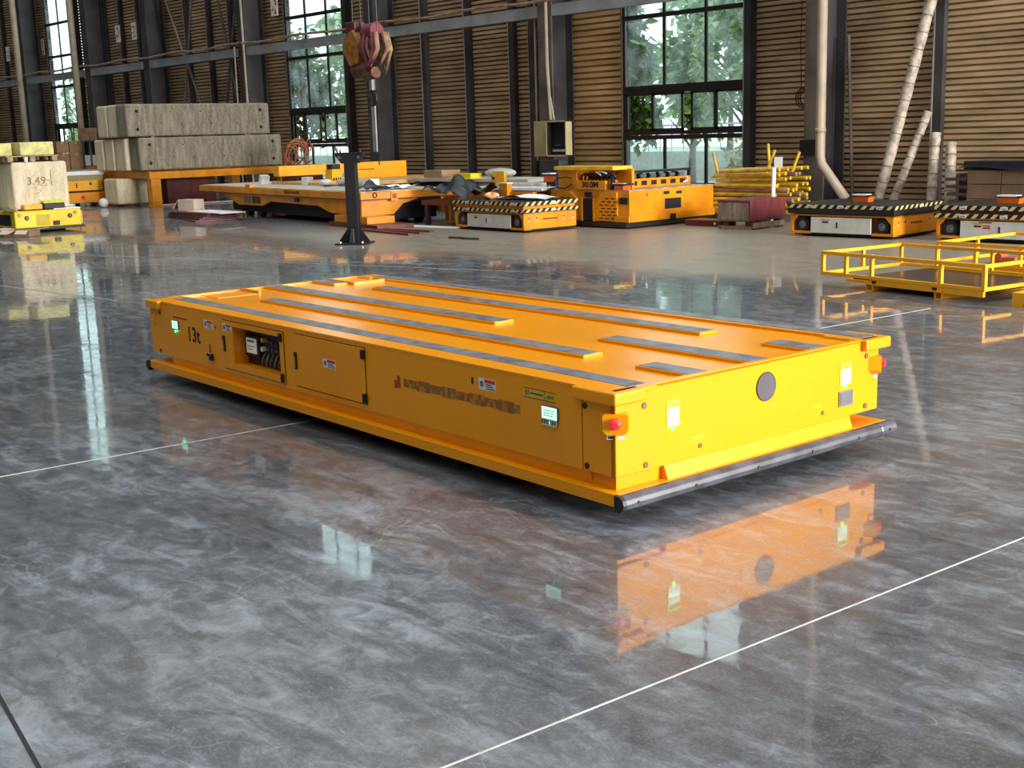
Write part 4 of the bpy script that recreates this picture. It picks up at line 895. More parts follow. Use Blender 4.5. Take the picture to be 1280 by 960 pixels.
ob('hook_shank', G().tube([(0.10, 0, -0.35), (0.10, 0, -0.62)], 0.05, 8), STEEL, HK)
hk = [(0.10+0.09*math.sin(a)*1.0, 0, -0.75-0.10*math.cos(a)*-1) for a in [k*math.pi/8 for k in range(0, 14)]]
ob('hook', G().tube([(0.10, 0, -0.60)] + hk, [0.03]+[0.035-0.0015*k for k in range(14)], 8), PB, HK, smooth=True)
ob('sling', G().box(0.06, 0.15, -0.012, 0.012, -1.55, -0.84), mat('grey_web', (0.36, 0.34, 0.33), 0.8), HK)
ob('pendant_cable', G().tube([(-0.05, 0.05, -0.4), (0.0, 0.06, -0.9), (0.07, 0.05, -1.5), (0.12, 0.05, -1.75)], 0.010, 5), BLK, HK)

# ================================================================== concrete ballast on the yellow steel table
TB = thing('steel_table', 'yellow steel table under the long concrete blocks', 'table', (-29.85, 14.42, 0), 0)
ob('top_beam', G().box(-0.12, 0, 0, 4.1, 0.70, 0.88), ORA, TB, 0.008)
ob('top_beam', G().box(-2.9, -0.12, 0, 0.14, 0.72, 0.89), ORA, TB, 0.008)
ob('top_beam', G().box(-2.9, -0.12, 3.96, 4.1, 0.72, 0.88), ORA, TB, 0.008)
ob('top_beam', G().box(-2.9, -2.78, 0.14, 3.96, 0.72, 0.88), ORA, TB, 0.008)
for x, y in ((-0.22, 0.0), (-2.9, 0.0), (-0.22, 3.8), (-2.9, 3.8)):
    ob('leg', G().box(x, x+0.22, y+0.03, y+0.29, 0, 0.72).box(x-0.03, x+0.25, y, y+0.32, 0, 0.03).box(x-0.01, x+0.23, y+0.02, y+0.30, 0.12, 0.16), ORA, TB, 0.005)
def block(lab, x0, y0, z0, dx, dy, dz, mm=CONC, holes=True, grp='long concrete blocks on the yellow table', rz=0):
    t = ob('concrete_block', G().box(-dx, 0, 0, dy, 0, dz), mm, None, 0.05, loc=(x0, y0, z0), rz=rz, seg=3)
    tag(t, lab, 'concrete block', grp)
    if holes:
        g = G()
        for yy in (0.28, dy-0.28):
            for zz in (0.18, dz-0.18): g.cyl((0.0, yy, zz), (0.004, yy, zz), 0.045, 10)
        for yy in (1.2, dy/2, dy-1.3): g.cyl((0.0, yy, dz-0.2), (0.003, yy, dz-0.2), 0.018, 8); g.cyl((0.0, yy+0.3, 0.3), (0.003, yy+0.3, 0.3), 0.018, 8)
        ob('lifting_hole', g, DRK, t)
    return t
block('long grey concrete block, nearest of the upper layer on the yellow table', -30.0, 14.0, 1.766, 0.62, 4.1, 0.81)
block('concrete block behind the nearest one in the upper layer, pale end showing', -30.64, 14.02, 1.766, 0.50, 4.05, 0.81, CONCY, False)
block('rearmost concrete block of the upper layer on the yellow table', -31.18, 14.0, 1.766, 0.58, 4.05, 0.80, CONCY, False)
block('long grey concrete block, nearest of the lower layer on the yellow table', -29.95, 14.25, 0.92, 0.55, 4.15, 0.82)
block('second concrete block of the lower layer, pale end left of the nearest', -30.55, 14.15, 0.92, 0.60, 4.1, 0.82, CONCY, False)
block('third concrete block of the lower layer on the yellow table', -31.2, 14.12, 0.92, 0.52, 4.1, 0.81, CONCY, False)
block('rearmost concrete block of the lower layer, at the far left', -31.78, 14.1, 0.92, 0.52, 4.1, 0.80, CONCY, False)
block('rough pale concrete block on the floor under the yellow table', -31.0, 14.05, 0.06, 0.8, 0.85, 0.66, CONCY, False, None)
obj1('maroon_crate', 'dark maroon crate under the yellow table', 'crate', G().box(-0.8, 0, 0, 1.4, 0, 0.68), MAROON, (-30.6, 15.25, 0), 0, 0.01)
obj1('white_line', 'thin white line along the floor before the maroon crate', 'pipe', G().cyl((0, 0, 0.02), (0.5, 2.9, 0.02), 0.02, 6), PAPER, (-30.3, 14.9, 0))  # thin white cylinder following a white line on the floor
for y, w in ((14.7, 'left'), (17.4, 'right')):
    obj1('timber_spacer', '%s timber spacer between the two layers of long concrete blocks' % w, 'timber', G().box(-1.6, 0, -0.05, 0.05, 0, 0.026), WOOD, (-30.05, y, 1.74))
# orange hose tangle on a stand by the window
HT = thing('hose_coil', 'tangle of orange hoses beside the window by the black post', 'hose', (-27.6, 17.5, 0.0))
HM = mat('orange_hose', (0.42, 0.15, 0.06), 0.6, 0, 0.2, 7); rd = random.Random(9)
for k in range(12):
    c = Vector((rd.uniform(-0.1, 0.1), rd.uniform(-0.25, 0.25), 1.22+rd.uniform(-0.06, 0.12))); ra = rd.uniform(0.15, 0.32); tl = rd.uniform(-0.6, 0.6); t2 = rd.uniform(0, 3.1)
    ob('hose', G().tube([c+Matrix.Rotation(t2, 3, 'Z') @ Vector((ra*math.cos(a), tl*ra*math.sin(a), ra*math.sin(a)*1.1)) for a in [j*math.pi/8 for j in range(15)]], 0.018, 6), HM, HT)
ob('hose_stand', G().box(-0.35, 0.35, -0.4, 0.4, 0.0, 0.95), MAROON, HT, 0.01)

# ================================================================== dark sheets pile with white carton
for k in range(5):
    a = 0.12*k-0.2
    obj1('maroon_plate', ['bottom maroon plate of the low pile left of the transporter', 'second maroon plate up in the low pile', 'middle maroon plate in the low pile', 'fourth maroon plate up in the low pile', 'top maroon plate of the low pile under the carton'][k], 'plate',
         G().box(-1.1+0.06*k, 1.1-0.08*k, -0.42, 0.44-0.03*k, 0, 0.026), MAROON, (-24.1+0.04*k, 12.72+0.02*k, 0.03*k+0.002), a*0.5-0.12, 0.004, 'maroon plates piled on the floor')
obj1('paper_sheet', 'white paper sheet lying on the maroon plate pile', 'paper', G().box(-0.7, 0.9, -0.25, 0.3, 0, 0.012), PAPER, (-23.6, 12.72, 0.151), -0.05)
cx = thing('carton', 'small white carton with open flap on the maroon plate pile', 'box', (-24.6, 12.75, 0.151), R(20))
ob('box_body', G().box(-0.2, 0.25, -0.16, 0.16, 0, 0.24), CARDL, cx, 0.004)
ob('flap', G().add([(-0.2, -0.16, 0.24), (-0.2, 0.16, 0.24), (-0.36, 0.16, 0.05), (-0.36, -0.16, 0.05), (-0.205, -0.16, 0.235), (-0.205, 0.16, 0.235), (-0.365, 0.16, 0.045), (-0.365, -0.16, 0.045)], [(0, 1, 2, 3), (4, 5, 6, 7), (0, 1, 5, 4), (2, 3, 7, 6)]), CARDL, cx)
obj1('floor_strap', 'thin black strap lying on the floor before the striped lifting vehicle', 'strap', G().tube([(-0.3, 0, 0.012), (-0.1, 0.04, 0.012), (0.1, -0.03, 0.012), (0.32, 0.02, 0.012)], 0.022, 5), BLK, (-14.75, 12.15, 0), 0.1)
obj1('paper_sheet', 'white paper sheet lying on the floor left of the striped lifting vehicle', 'paper', G().box(-0.7, 0.7, -0.15, 0.15, 0.001, 0.008), PAPER, (-17.2, 13.55, 0), 0.1)
for k in range(3):
    obj1('steel_strip', ['nearest brown steel strip on the floor by the transporter end', 'middle brown steel strip on the floor by the transporter end', 'rear brown steel strip on the floor by the transporter end'][k], 'strip', G().box(-0.9, 0.9, -0.05, 0.05, 0.001, 0.03), MAROON, (-17.0-0.10*k, 12.30+0.20*k, 0), -0.12+0.1*k, 0, 'brown steel strips on the floor')

# ================================================================== yellow vehicle at the left carrying concrete
LV = thing('yellow_carrier', 'lemon yellow carrier vehicle at the left edge loaded with a pale concrete block', 'vehicle', (-23.55, 8.62, 0), 0)
ob('chassis', G().box(-1.7, 0, 0, 1.28, 0.09, 0.41), LEM, LV, 0.02)
ob('deck_sheet', G().box(-1.6, 0.01, 0.75, 1.27, 0.41, 0.43), PAPER, LV)
ob('base_plate', G().box(-1.7, 0.03, -0.02, 1.33, 0.045, 0.09), BLK, LV)
for wx in (-1.3, -0.3):
    for wy in (0.3, 1.0): ob('wheel', G().cyl((wx, wy-0.05, 0.045), (wx, wy+0.05, 0.045), 0.045, 12), BLK, LV)
ob('port', G().box(-0.004, 0.006, 0.42, 0.62, 0.17, 0.29), DRK, LV)
ob('hatch', G().box(0, 0.008, 0.40, 0.66, 0.13, 0.33), mat('lemon_dark', (0.6, 0.42, 0.01), 0.4), LV, 0.003)
ob('side_hatch', G().box(-1.2, -0.2, -0.01, 0.0, 0.14, 0.34), DRK, LV)
for y in (0.22, 1.05): ob('ring', G().cyl((0, y, 0.28), (0.02, y, 0.28), 0.042, 14, 0).cyl((0.02, y, 0.28), (0.03, y, 0.28), 0.022, 10, 1), [BLK, STEEL], LV)
for y in (0.09, 1.16): ob('lamp', G().cyl((0, y, 0.34), (0.03, y, 0.34), 0.035, 12), mat('amber_lamp', (0.7, 0.35, 0.05), 0.3), LV)
ob('scanner', G().box(0, 0.05, 0.72, 0.83, 0.12, 0.20), BLK, LV, 0.005)
ob('side_strip', G().box(-0.2, 0.002, 1.28, 1.29, 0.12, 0.36), PAPER, LV)
b = block('pale concrete block marked 3.49 on the yellow carrier, nearest of three', -23.72, 8.72, 0.43, 0.40, 1.06, 0.88, CONCY, False, 'concrete blocks on the yellow carrier')
text('lettering', '3.49', 0.20, mat('pencil', (0.22, 0.15, 0.12), 0.8), b, (0.002, 0.44, 0.52), TXR, sx=1.1)
rd = random.Random(4)
for k in range(16): x = 0.38+0.05*rd.randrange(7); z = 0.30+0.06*rd.randrange(6); ob('chalk_mark', G().strokes([(x, z, x+rd.uniform(-0.06, 0.06), z+rd.uniform(-0.09, 0.09))], 'x', 0.0005+0.0002*k, 0.014, 0.001), mat('red_chalk', (0.60, 0.30, 0.18), 0.8), b)
ob('stain', G().box(0.0, 0.002, 0.72, 0.735, 0.42, 0.72), mat('pencil', (0.22, 0.15, 0.12), 0.8), b)
block('pale concrete block on the yellow carrier, middle of three', -24.14, 8.72, 0.43, 0.30, 0.95, 0.87, CONCY, False, 'concrete blocks on the yellow carrier')
block('pale concrete block on the yellow carrier, rearmost of three', -24.46, 8.72, 0.43, 0.40, 0.95, 0.86, CONCY, False, 'concrete blocks on the yellow carrier')
pal = thing('wooden_pallet', 'wooden pallet on top of the pale concrete block marked 3.49', 'pallet', (-23.75, 8.66, 1.315), 0)
for k in range(5): ob('board', G().box(-0.2-0.22*k, -0.08-0.22*k+0.06, 0, 1.0, 0.095, 0.115), WOOD, pal)
for k in range(3): ob('bottom_board', G().box(-1.05, 0, 0.02+0.43*k, 0.10+0.43*k, 0, 0.018), WOOD, pal)
for k in range(3):
    for j in range(3): ob('spacer', G().box(-0.12-0.45*j, 0-0.45*j, 0.02+0.42*k, 0.12+0.42*k, 0.018, 0.095), WOOD, pal)
obj1('foam_slab', 'yellow foam slab on the pallet, larger right-hand one', 'foam slab', G().box(-0.7, 0, 0, 0.64, 0, 0.245), FOAM, (-23.75, 8.93, 1.432), 0, 0.02)
obj1('foam_slab', 'yellow foam slab on the pallet, smaller left-hand one', 'foam slab', G().box(-0.7, 0, 0, 0.40, 0, 0.235), FOAM, (-24.0, 8.47, 1.432), 0, 0.02)
obj1('white_cup', 'small white cup on the concrete block edge under the foam slabs', 'cup', G().tube([(0, 0, 0), (0, 0, 0.09)], [0.03, 0.04], 10), PAPER, (-23.70, 9.0, 1.312))
sb = thing('scanner_box', 'black scanner box with lime lid on the yellow carrier', 'sensor', (-23.62, 9.37, 0.43))
ob('housing', G().box(-0.09, 0.06, -0.17, 0.23, 0, 0.10), BLK, sb, 0.006); ob('lid', G().box(-0.08, 0.05, -0.17, 0.23, 0.10, 0.15), mat('lime_lid', (0.62, 0.66, 0.03), 0.5), sb, 0.01)
obj1('orange_box', 'small orange open box on the yellow carrier, left of the black scanner box', 'box', G().box(-0.09, 0.03, -0.17, 0.17, 0, 0.09), BY, (-23.60, 9.0, 0.432), 0, 0.004)
obj1('white_wrap', 'white plastic wrap piled at the left end of the yellow carrier', 'wrap', G().grid(lambda u, v: (-0.6+u*0.65, -0.35+v*0.42, 0.01+0.20*(1-v)**2+0.02*math.sin(u*9+v*7)), 14, 10), PAPER, (-23.55, 8.62, 0.412))
oc = thing('open_carton', 'open pale cardboard box on the floor before the yellow carrier', 'box', (-22.82, 8.45, 0), R(35))
ob('box_body', G().box(-0.26, -0.25, -0.18, 0.18, 0, 0.12).box(0.25, 0.26, -0.18, 0.18, 0, 0.12).box(-0.26, 0.26, -0.18, -0.17, 0, 0.12).box(-0.26, 0.26, 0.17, 0.18, 0, 0.12).box(-0.26, 0.26, -0.18, 0.18, 0, 0.008), CARD, oc)
for (x0, x1, dz) in ((-0.26, -0.46, 0.02), (0.26, 0.46, 0.02), ): ob('flap', G().add([(x0, -0.18, 0.12), (x0, 0.18, 0.12), (x1, 0.18, 0.12+dz), (x1, -0.18, 0.12+dz), (x0, -0.18, 0.126), (x0, 0.18, 0.126), (x1, 0.18, 0.126+dz), (x1, -0.18, 0.126+dz)], [(0, 1, 2, 3), (4, 5, 6, 7), (0, 1, 5, 4), (1, 2, 6, 5), (2, 3, 7, 6), (3, 0, 4, 7)]), CARDL, oc)
ob('flap', G().add([(-0.26, -0.18, 0.12), (0.0, -0.18, 0.12), (-0.06, -0.32, 0.06), (-0.3, -0.32, 0.06)], [(0, 1, 2, 3)]).add([(0.26, -0.18, 0.12), (0.02, -0.18, 0.12), (0.06, -0.32, 0.06), (0.3, -0.32, 0.06)], [(0, 1, 2, 3)]), CARDL, oc)

# orange vehicles further back on the left
def rearveh(lab, x, y, w, z0=0.05):
    t = thing('orange_carrier', lab, 'vehicle', (x, y, 0))
    ob('lower_body', G().box(-1.8, 0, 0, w, 0.10, 0.38), ORA, t, 0.03); ob('upper_body', G().box(-1.75, -0.02, 0.0, w-0.04, 0.42, 0.70), BY, t, 0.02)
    ob('hazard_band', G().box(-1.7, 0.0, 0, w-0.02, 0.70, 0.83), HAZS, t); ob('deck_plate', G().box(-1.8, 0.02, -0.02, w, 0.83, 0.93), PAPER, t, 0.004)
    ob('gap', G().box(-1.7, -0.06, 0.03, w-0.06, 0.37, 0.43), DRK, t); ob('top_rack', G().box(-1.8, 0.0, -0.02, w+0.05, 0.93, 0.97), STEEL, t)
    ob('tow_eye', G().cyl((0, w*0.5, 0.25), (0.04, w*0.5, 0.25), 0.05, 10), RED, t); ob('panel_print', G().box(-0.018, -0.012, w*0.38, w*0.41, 0.5, 0.62).cyl((-0.02, w*0.7, 0.6), (-0.01, w*0.7, 0.6), 0.04, 8), INKR, t)
    for wx in (-1.4, -0.3):
        for wy in (0.2, w-0.2): ob('wheel', G().cyl((wx, wy-0.05, 0.06), (wx, wy+0.05, 0.06), 0.06, 12), BLK, t)
    return t
rearveh('orange carrier with fine hazard stripes behind the pale block marked 3.49', -32.2, 13.0, 1.25)
rearveh('orange carrier half out of frame at the left edge behind the yellow one', -30.0, 9.6, 1.45)
obj1('white_bag', 'small white bag on the floor by the yellow table leg', 'bag', G().grid(lambda u, v: (0.12*math.cos(u*6.28)*math.sin(v*3.1416), 0.12*math.sin(u*6.28)*math.sin(v*3.1416), 0.12-0.12*math.cos(v*3.1416)), 12, 7), PAPER, (-31.3, 13.78, 0.0))
# goods on the rear carrier
grp = 'brown cartons on the striped orange carrier'
for i, (y0, y1, z0, z1, lab) in enumerate(((13.57, 13.90, 0.97, 1.40, 'bottom left brown carton on the striped orange carrier'), (13.92, 14.28, 0.97, 1.40, 'bottom right brown carton on the striped orange carrier'),
        (13.57, 13.90, 1.41, 1.72, 'upper left brown carton on the striped orange carrier'), (13.92, 14.28, 1.41, 1.72, 'upper right brown carton on the striped orange carrier'))):
    c = obj1('carton_box', lab, 'box', G().box(-0.4, 0, 0, y1-y0, 0, z1-z0), mat('dark_cardboard', (0.22, 0.12, 0.06), 0.8, 0, 0.1, 4), (-33.35, y0-0.05, z0), 0, 0.004, grp)
    ob('tape', G().box(-0.4, 0.002, (y1-y0)/2-0.03, (y1-y0)/2+0.03, z1-z0-0.08, z1-z0+0.001), CARD, c)
mc = thing('grey_rack', 'grey metal rack with two slots beside the brown cartons', 'rack', (-33.4, 14.27, 0.97))
ob('rack_frame', G().box(-0.3, 0, 0, 0.03, 0, 0.74).box(-0.3, 0, 0.18, 0.23, 0, 0.74).box(-0.3, 0, 0.42, 0.50, 0, 0.74).box(-0.3, -0.02, 0, 0.5, 0.72, 0.75).box(-0.3, -0.28, 0, 0.5, 0, 0.74), STEEL, mc)
ob('rack_door', G().box(-0.05, 0.005, 0.03, 0.18, 0.08, 0.36).box(-0.05, 0.005, 0.24, 0.42, 0.08, 0.36), PAPER, mc); ob('rack_socket', G().box(-0.05, 0.01, 0.05, 0.3, 0, 0.06), ORA, mc)
for i, (y0, z0, w, h, lab) in enumerate(((14.28, 1.73, 0.2, 0.17, 'small brown carton, lower left of three on the grey rack'), (14.48, 1.73, 0.22, 0.17, 'small brown carton, lower right of three on the grey rack'), (14.36, 1.905, 0.36, 0.15, 'small brown carton on top of the two on the grey rack'))):
    obj1('small_carton', lab, 'box', G().box(-0.3, 0, 0, w-0.01, 0, h), CARD, (-33.4, y0, z0), 0, 0.004, 'small cartons on the grey rack')

# ================================================================== cabinet on column
CB = thing('electrical_cabinet', 'beige open electrical cabinet hung on the brown column', 'cabinet', (-20.02, 19.12, 1.05))
ob('cabinet_door', G().box(-0.46, 0.0, -0.10, -0.06, 0.0, 0.76), CABM, CB, 0.006)
ob('cabinet_shell', G().box(0.02, 0.05, -0.20, 0.0, 0, 0.76).box(0.62, 0.65, -0.20, 0, 0, 0.76).box(0.02, 0.65, -0.20, 0, 0.73, 0.76).box(0.02, 0.65, -0.20, 0, 0, 0.03).box(0.02, 0.65, -0.02, 0, 0, 0.76), CABM, CB, 0.003)
ob('breaker_row', G().box(0.08, 0.55, -0.06, -0.03, 0.10, 0.15, 0).box(0.15, 0.35, -0.06, -0.03, 0.22, 0.25, 1).box(0.05, 0.62, -0.04, -0.02, 0.03, 0.73, 2).box(0.05, 0.055, -0.19, -0.02, 0.03, 0.73, 2), [CARDL, COLF, DRK], CB)
obj1('grey_cabinet', 'dark grey floor cabinet below the beige electrical cabinet', 'cabinet', G().box(0, 0.62, -0.25, 0, 0, 0.98), STEEL if False else mat('dark_cabinet', (0.035, 0.037, 0.037), 0.5), (-20.17, 19.12, 0), 0, 0.01)
obj1('blue_bottle', 'small blue bottle beside the grey floor cabinet', 'bottle', G().tube([(0, 0, 0), (0, 0, 0.25), (0, 0, 0.3), (0, 0, 0.36)], [0.08, 0.08, 0.03, 0.03], 10), mat('blue_plastic', (0.02, 0.06, 0.4), 0.4), (-15.72, 15.2, 0.61))

# ================================================================== covered block on pallet, plate, tubes
RB = thing('covered_block', 'maroon covered block with worn concrete side on small feet, right of the big orange vehicle', 'block', (-11.86, 15.5, 0), R(3))
ob('block_core', G().box(-0.62, -0.002, 0.0, 0.95, 0.12, 0.44), CONCR, RB, 0.03)
ob('cover', G().box(-0.02, 0.012, -0.012, 0.96, 0.14, 0.45).box(-0.62, 0.0, -0.01, 0.96, 0.42, 0.455), mat('maroon_cover', (0.17, 0.03, 0.035), 0.5, 0, 0.2, 5), RB, 0.008)
for x in (-0.55, -0.12): 
    for y in (0.04, 0.80): ob('foot', G().box(x, x+0.12, y, y+0.12, 0, 0.12), MAROON, RB)
ob('bottom_beam', G().box(-0.60, 0.0, 0.0, 0.1, 0.0, 0.05).box(-0.02, 0.03, 0.05, 0.9, 0.02, 0.10), CONCR, RB)
mp_ = obj1('maroon_plate_box', 'flat maroon box with a white dot on the floor, left of the covered block', 'box', G().box(-0.75, 0, 0, 0.4, 0, 0.10), MAROON, (-12.66, 15.78, 0), 0, 0.008)
ob('white_dot', G().cyl((-0.12, -0.004, 0.05), (-0.12, 0, 0.05), 0.02, 10), PAPER, mp_)
rd = random.Random(12)
ST = thing('tube_rack', 'low timber cradle under the pile of yellow tubes', 'cradle', (-13.0, 17.3, 0))
for x in (-0.68, 0.0, 0.6): ob('cradle_beam', G().box(x-0.06, x+0.06, -0.45, 0.45, 0, 0.10), COLM, ST)
labs = {}
N = 0
for layer in range(10):
    for j in range(5):
        z = 0.135 + layer*0.077; yy = 16.95 + j*0.16 + rd.uniform(-0.03, 0.03); L2 = rd.uniform(1.25, 1.55); x0 = -13.85+rd.uniform(0, 0.2)
        c = TUBY if rd.random() < 0.72 else RUST
        N += 1
        tl = ('nearest', 'second', 'middle', 'fourth', 'rearmost')[j]
        ln = ['bottom', 'second', 'third', 'fourth', 'fifth', 'sixth', 'seventh', 'eighth', 'ninth', 'top'][layer]
        r_ = 0.032
        o = tag(ob('steel_tube', G().tube([(0, 0, 0), (L2, rd.uniform(-0.06, 0.06), rd.uniform(-0.012, 0.012)+ (0.03 if layer > 6 else 0))], r_, 8), c, None, loc=(x0, yy, z)),
            '%s tube in the %s layer of the %s pile below the window' % (tl, ln, 'yellow and rusty'), 'tube', 'yellow tubes piled below the window')
for (x0, z0, x1, z1, y, lab) in ((-13.62, 0.80, -13.72, 1.14, 16.9, 'leftmost yellow tube standing up from the pile'), (-12.88, 0.85, -12.92, 1.27, 17.35, 'upright yellow tube before the window edge'), (-12.70, 0.78, -12.52, 1.17, 17.0, 'leaning yellow tube beside the white post'), (-12.32, 0.82, -12.18, 1.13, 17.2, 'short yellow tube leaning at the right end of the pile')):
    obj1('raised_tube', lab, 'tube', G().tube([(x0, y, z0), (x1, y, z1)], 0.024, 8), TUBY, (0, 0, 0))
obj1('white_post', 'white plastic tube standing in front of the yellow tubes', 'tube', G().cyl((0, 0, 0.0), (0.02, 0, 0.90), 0.035, 10), PAPER, (-12.35, 16.72, 0))
obj1('paper_card', 'white card stuck among the yellow tubes', 'card', G().box(-0.07, 0.07, -0.006, 0.006, 0, 0.18), PAPER, (-12.45, 17.0, 0.88), 0.2)

# ================================================================== leaning pipes and wall clutter at right
def leanp(lab, x0, z0, x1, z1, y0, y1, r_, mm=PVCW, rings=0):
    p0, p1 = Vector((x0, y0, z0)), Vector((x1, y1, z1)); n = 24
    pts = [p0.lerp(p1, k/n) for k in range(n+1)]
    t = tag(ob('wrapped_pipe', G().tube(pts, [r_*(1+0.06*math.sin(k*2.4)) for k in range(n+1)], 12), mm, None, smooth=True), lab, 'pipe', 'wrapped pipes leaning on the wall')
    d = (p1-p0).normalized()
    for k in range(1, rings): c = p0.lerp(p1, k/rings); ob('wrap_band', G().cyl(c-d*0.007, c+d*0.007, r_*1.05, 12), COLF, t)
leanp('tallest wrapped white pipe leaning against the corrugated wall', -12.02, 0.0, -11.15, 4.4, 19.2, 19.72, 0.092, rings=16)
leanp('shorter wrapped pipe leaning just right of the tallest one', -11.76, 0.0, -11.38, 1.72, 19.2, 19.75, 0.072, rings=9)
leanp('wrapped pipe standing upright against the dark stud', -11.04, 0.0, -11.14, 1.36, 19.35, 19.6, 0.085, rings=6)
leanp('wrapped pipe right of the dark stud, shortest of the four', -10.68, 0.0, -10.86, 1.19, 19.3, 19.62, 0.085, rings=6)
obj1('brown_pole', 'thin reddish brown pole leaning beside the downpipe', 'pole', G().tube([(-12.62, 19.45, 0), (-12.80, 19.6, 1.5), (-12.95, 19.7, 3.1)], 0.03, 6), COLF, (0, 0, 0))
WC = thing('wooden_crate', 'brown wooden crate stack under black sheet at the right edge', 'crate', (-10.0, 18.6, 0))
for k in range(3):
    for j in range(3): ob('crate_panel', G().box(0.0+j*0.56, 0.55+j*0.56, 0.0, 0.6, 0.12+k*0.225, 0.335+k*0.225), mat('brown_board', (0.17, 0.10, 0.055), 0.7, 0, 0.15, 3), WC, 0.006)
ob('crate_base', G().box(0, 1.7, 0.02, 0.6, 0, 0.12), COLM, WC)
obj1('black_cover', 'black sheet draped over the wooden crate at the right edge', 'sheet', G().grid(lambda u, v: (-0.15+u*2.0, -0.06+v*0.75, 0.01+0.09*v+0.03*math.sin(u*9+v*3)), 24, 8).box(-0.12, 1.8, 0.1, 0.6, -0.01, 0.12), SHINE, (-10.0, 18.6, 0.80))
LR = thing('metal_ladder_stack', 'stack of small grey brackets left of the wooden crate', 'brackets', (-10.45, 18.9, 0))
for k in range(6): ob('bracket', G().box(-0.02*k, 0.38-0.02*k, 0, 0.3, 0.12*k, 0.12*k+0.05).box(0.1, 0.15, 0, 0.3, 0.12*k+0.05, 0.12*k+0.12), COLF, LR)
CO = thing('cable_coil', 'black cable coil hanging on the wall left of the grey column', 'cable', (-13.9, 19.72, 2.05))
for k in range(3): ob('coil_loop', G().tube([(0.05*k*0.3+(0.17-0.02*k)*math.cos(a), 0.02*k, (0.18-0.02*k)*math.sin(a)) for a in [j*math.pi/10 for j in range(21)]], 0.012, 5), BLK, CO)
ob('plug', G().box(0.05, 0.2, -0.04, 0.04, -0.28, -0.16), BLK, CO)
for x in (-0.05, 0.1): ob('cord', G().tube([(x, 0, 0.15), (x-0.03, 0, 1.0), (x+0.03, 0, 3.0), (x, 0.02, 6)], 0.007, 5), BLK, CO)
obj1('black_switch_box', 'black switch box fixed on the front of the grey column', 'switch box', G().box(-0.22, 0.2, -0.12, 0.0, 0, 0.28), BLK, (-13.3, 19.2, 1.02), 0, 0.01)
# wall signs
signs = ((-53.0, 5.05, 0.5), (-51.95, 5.1, 0.5), (-49.5+0.42, 5.08, 0.46), (-43.3+0.05-0.4, 5.12, 0.5), (-42.9+0.55-0.05+0.0, 5.14, 0.5), (-41.05-0.5, 5.12, 0.5), (-32.3, 5.05, 0.55))
sl = ('leftmost white wall sign with red characters', 'second white wall sign from the left', 'red-framed wall sign left of the narrow window', 'torn white wall sign, first right of the narrow window', 'white wall sign between the torn one and the dark column', 'white wall sign just left of the dark wide column', 'white wall sign with red characters left of the window by the black post')
sx_ = (-53.03, -51.92, -49.36, -43.95, -42.62, -41.35, -32.25)
for i, (x, lab) in enumerate(zip(sx_, sl)):
    w, h = (0.36, 0.58) if i != 2 else (0.26, 0.60)
    s = thing('wall_sign', lab, 'sign', (x, 19.86, 5.10), 0, 'wall signs with red characters')
    ob('board', G().box(-w/2, w/2, -0.01, 0.01, 0, h), PAPER if i != 2 else mat('pink_board', (0.7, 0.4, 0.32), 0.6), s)
    rdd = random.Random(20+i); g = G()
    for c in range(2):
        zc = h*(0.27+0.42*c)
        for k in range(5):
            a = (rdd.uniform(-0.11, 0.11), zc+rdd.uniform(-0.09, 0.09)); g.strokes([(a[0]-0.07 if k % 2 else a[0], a[1]-(0 if k % 2 else 0.07), a[0]+0.05 if k % 2 else a[0]+0.02, a[1]+(0.01 if k % 2 else 0.07))], 'y', -0.014, 0.028, 0.003)
    ob('characters', g, RED if i in (4, 5, 6) else INKR, s)

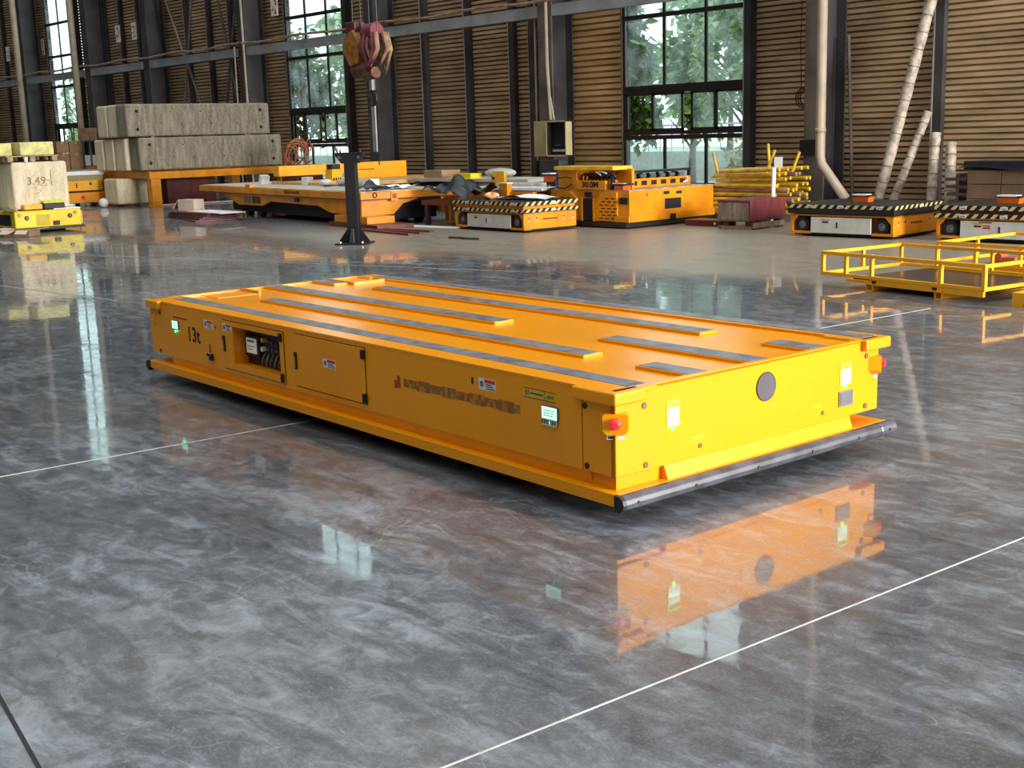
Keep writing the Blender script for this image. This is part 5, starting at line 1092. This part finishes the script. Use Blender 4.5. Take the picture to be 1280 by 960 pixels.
# ================================================================== yellow railing platforms
def rail_platform(lab, x, y, rz, L, Wd, posts_n, posts_s, deckmat=SHINE):
    t = thing('railed_platform', lab, 'platform', (x, y, 0), rz)
    zt, zb = 0.325, 0.125; r_ = 0.016
    def bar(a, b, name='rail', r=r_): ob(name, G().obox(((Vector(a)+Vector(b))/2), (Vector(b)-Vector(a)).to_track_quat('X', 'Z').to_matrix(), (Vector(b)-Vector(a)).length+r*2, r*2, r*2), BY, t, 0.003)
    for z in (zt, zb):
        bar((0, 0, z), (L, 0, z)); bar((0, Wd, z), (L, Wd, z)); bar((0, 0, z), (0, Wd, z)); bar((L, 0, z), (L, Wd, z))
    for px_ in posts_n: bar((px_, 0, zb), (px_, 0, zt), 'post', 0.018)
    for px_ in posts_s: bar((px_, Wd, zb), (px_, Wd, zt), 'post', 0.015)
    for py_ in (Wd*0.5,): bar((0, py_, zb), (0, py_, zt), 'post'); bar((L, py_, zb), (L, py_, zt), 'post')
    ob('deck', G().box(0.35, L-0.05, 0.04, Wd-0.03, 0.085, 0.108), deckmat, t)
    ob('side_beam', G().box(0.62, L+0.0, -0.012, 0.02, 0.055, 0.118).box(0.3, L, Wd-0.02, Wd+0.01, 0.055, 0.118).box(0.30, 0.62, 0.0, Wd, 0.068, 0.09), BY, t, 0.003)
    for px_ in (0.62, 1.42):
        if px_ > L: continue
        g = G(); w = 0.04
        g.box(px_-w, px_+w, -0.03, Wd, 0, 0.008).box(px_-w, px_+w, -0.03, Wd, 0.062, 0.07).box(px_-w, px_-w+0.008, -0.03, Wd, 0, 0.07).box(px_+w-0.008, px_+w, -0.03, Wd, 0, 0.07)
        ob('fork_tube', g, BY, t)
    for px_ in (0.66, 1.36): 
        if px_ < L: ob('bolt_plate', G().box(px_-0.02, px_+0.03, -0.018, -0.010, 0.078, 0.10), DRK, t)
    return t
rail_platform('yellow railed platform on the floor, nearest one at the right edge', -7.08, 10.42, R(-10), 1.88, 1.12, (0, 0.30, 0.62, 1.42, 1.88), (0.0, 0.45, 1.1, 1.88))
rail_platform('yellow railed platform at the right edge, behind the nearest one', -6.68, 11.88, R(-7), 2.3, 1.35, (0, 0.45, 0.95, 1.5, 2.3), (0.3, 0.9, 1.5, 2.3))
ZP = thing('orange_deck_frame', 'low orange deck frame at the right edge joining the railed platform', 'frame', (-4.98, 10.10, 0), R(-4))
ob('frame_beam', G().box(0, 1.6, 0, 0.05, 0.02, 0.12).box(0, 0.05, 0.05, 1.0, 0.02, 0.12).box(0, 1.6, 0.95, 1.0, 0.02, 0.12), BY, ZP, 0.003); ob('deck', G().box(0.05, 1.6, 0.05, 0.95, 0.10, 0.115), SHINE, ZP)
ob('deck_rail', G().tube([(0.05, 0.5, 0.12), (0.05, 0.5, 0.33), (1.6, 0.5, 0.33)], 0.016, 6), BY, ZP)
ob('foot', G().box(0, 0.1, 0, 0.1, 0, 0.02).box(1.5, 1.6, 0, 0.1, 0, 0.02), BY, ZP)
obj1('orange_motor', 'small orange and dark motor on the rear railed platform deck', 'motor', G().box(-0.12, 0.12, -0.08, 0.08, 0, 0.06).cyl((-0.05, -0.09, 0.06), (-0.05, 0.09, 0.06), 0.04, 10), mat('motor_orange', (0.4, 0.10, 0.04), 0.6), (-6.15, 12.3, 0.109), 0.1)
